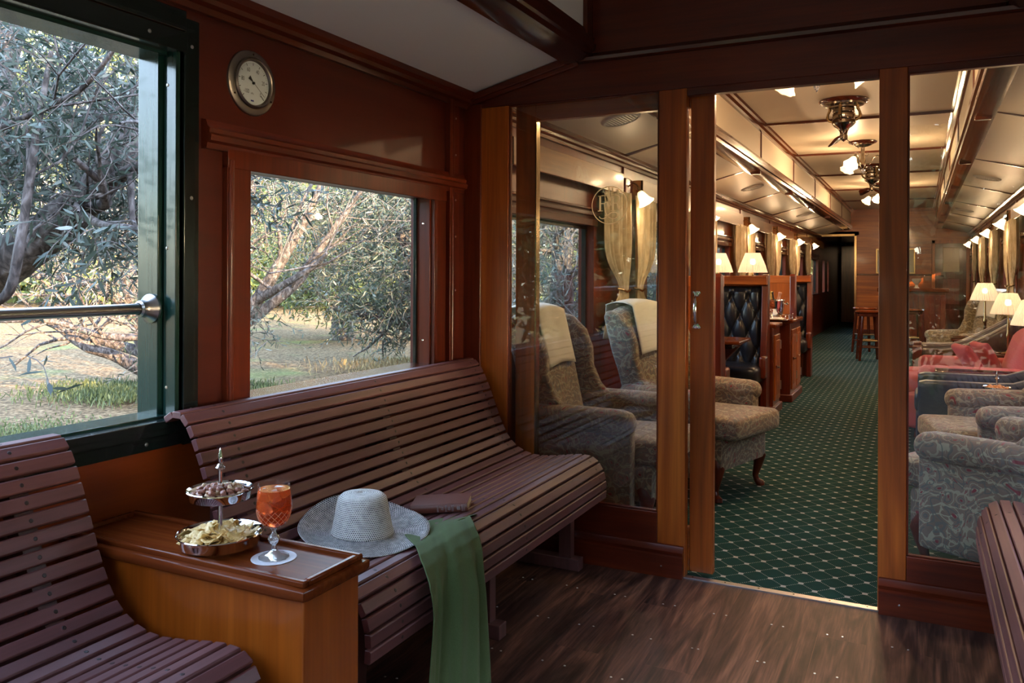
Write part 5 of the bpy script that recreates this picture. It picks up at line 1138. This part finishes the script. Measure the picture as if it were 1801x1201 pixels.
# silvery olive at the right of the deck window
t = tree('dense silvery olive sweeping to the ground at the right of the deck window')
limbs(t, [([PP(760, 640, 20), PP(750, 560, 20), PP(730, 480, 20), PP(700, 400, 20)], [.35, .28, .2, .1]), ([PP(755, 580, 20), PP(800, 480, 20), PP(840, 380, 20)], [.2, .15, .08])], sub=5, seed=4, sl_=2.5)
foliage(t, [(PP(690, 430, 20), (2.6, 2.6, 1.9), 1000), (PP(790, 400, 20), (3.0, 3.0, 2.6), 900), (PP(720, 560, 20.5), (1.9, 1.9, .75), 330), (PP(640, 320, 21), (2.2, 2.2, 1.3), 420), (PP(860, 520, 21), (2.4, 2.4, 1.6), 400)], .16, .034, OLV, 13, .5, .75, .007, 31)
t = tree('olive with sunlit lower boughs and a short trunk, far side of the clearing')
q = PP(603, 578, 29); q.z = GZ
limbs(t, [([q, PP(602, 550, 29), PP(598, 520, 29), PP(590, 470, 29), PP(570, 410, 29)], [.42, .36, .32, .25, .15]), ([PP(600, 530, 29), PP(640, 470, 29), PP(680, 400, 29)], [.25, .18, .1])], sub=4, seed=14, sl_=3)
foliage(t, [(PP(600, 420, 29), (3.6, 3.6, 1.9), 800), (PP(560, 500, 28), (1.8, 1.8, .7), 260), (PP(660, 510, 28), (2.0, 2.0, .9), 320)], .24, .055, GLF, 12, .5, 1.0, .01, 41)
# olives standing close outside the lounge windows
for i, (px_, d_, lab) in enumerate(((990, 15.5, 'olive with hanging dry twigs outside the first lounge window'), (1120, 19, 'olive outside the second lounge window'), (1230, 24, 'olive outside the farther lounge windows'))):
    c = pt(px_, 420, d_); t = tree(lab); g_ = c.copy(); g_.z = GZ
    limbs(t, [([g_, g_.lerp(c, .5), c, c+Vector((.3, .2, 1.4))], [.3, .24, .18, .08])], sub=5, seed=50+i, sl_=2)
    foliage(t, [(c+Vector((0, 0, .3)), (2.6, 2.8, 2.2), 800), (c+Vector((0, 0, -1.5)), (2.2, 2.4, 1.0), 260)], .13, .026, OLV, 9, 1.6, 1.1, .009, 60+i)
# trees along the far side of the field
BK = [(-330, 62, 9), (-60, 66, 10), (180, 60, 9), (400, 64, 10), (560, 58, 9), (760, 62, 10), (980, 66, 9), (1200, 70, 10), (1370, 80, 11), (-700, 60, 10)]
for i, (px_, d_, r_) in enumerate(BK):
    c = pt(px_, 300, d_); t = tree('dark tree %s the far side of the field' % ('standing along' if i else 'at'), 'tree', 'trees across the field'); t.name = 'field_tree'; t['label'] = 'tall dark tree standing across the far side of the field'
    g_ = c.copy(); g_.z = GZ; limbs(t, [([g_, c], [.6, .3])], sub=3, seed=70+i, sl_=6)
    foliage(t, [(Vector((c.x, c.y, 5.0)), (r_, r_, 6.5), 700), (Vector((c.x, c.y, 14)), (r_*.85, r_*.85, 7), 520), (Vector((c.x, c.y, .8)), (r_, r_, 1.6), 200)], .75, .34, GLF, 9, .4, 3.0, .03, 80+i, twigs=False)
# unseen trees added right of the train to keep sun off the deck
for i in range(11):
    y = -16+5.0*i; t = tree('', 'tree', 'added sun-blocking trees on the other side of the carriage'); t.name = 'unseen_shade_tree'; t['label'] = 'unseen leafy tree added beyond the carriage to block the sun'
    x = 11+1.2*((i*7) % 3-1); limbs(t, [([Vector((x, y, GZ)), Vector((x, y+.2, 1.0)), Vector((x+.3, y, 3.2))], [.32, .25, .12])], sub=4, seed=90+i, sl_=2.2)
    foliage(t, [(Vector((x, y, 5.2 if y < 5 else 3.2)), (2.7, 3.2, 4.2 if y < 5 else 2.9), 1900 if y < 5 else 1000), (Vector((x, y, .4)), (2.0, 2.6, 1.2), 150)], .34, .13, GLF, 10, .5, 1.3, .01, 100+i, twigs=False)
for i in range(10):
    x, y = (-20+3.1*i, -11.0-1.0*((i*5) % 3)) if i > 1 else (-16.5-1.5*i, -4.5-3.5*i); t = tree('', 'tree', 'trees behind the carriage'); t.name = 'unseen_shade_tree'; t['label'] = 'leafy tree standing behind the open end of the carriage'
    hh = 3.0 if x < 7 else 1.0
    limbs(t, [([Vector((x, y, GZ)), Vector((x, y+.2, 0)), Vector((x+.3, y, hh))], [.2, .15, .08])], sub=4, seed=190+i, sl_=1.2)
    foliage(t, [(Vector((x, y, hh)), (2.5, 1.8, hh+.7), 950 if hh > 2 else 420)], .34, .13, GLF, 10, .5, 1.3, .01, 200+i, twigs=False)
# tufts of green weeds
for i, (x, y, d_, w_, lab) in enumerate(((165, 672, 15.6, 1.1, 'patch of bright green weeds left of the fan-limbed olive'), (225, 690, 15.0, .9, 'patch of pale green grass at the foot of the fan-limbed olive'), (440, 672, 15.6, .7, 'patch of green weeds at the lower left of the deck window'), (690, 612, 20, 1.6, 'dry scrubby growth under the silvery olive'), (30, 760, 12, 1.2, 'sparse green tuft below the open window'))):
    g_ = pt(x, y, d_); g_.z = GZ; rg = np.random.RandomState(i+5); n = 1500; P = np.column_stack([g_.x+rg.normal(0, w_*.5, n), g_.y+rg.normal(0, w_*.5, n), np.full(n, GZ)]); P[:, 2] += rg.uniform(0, .16, n)*(i != 4); D = np.column_stack([rg.normal(0, .35, n), rg.normal(0, .35, n), np.ones(n)])
    m_ = attr_mat('weed_leaf_%d' % i, [(0, (.03, .05, .018)), (1, (.15, .18, .07))] if i != 3 else [(0, (.16, .11, .06)), (1, (.42, .33, .16))], .6)
    o = leaves('weeds', m_, P, D, .15 if i != 4 else .07, .024, None, i); tag(o, lab, 'weeds', None, 'stuff')
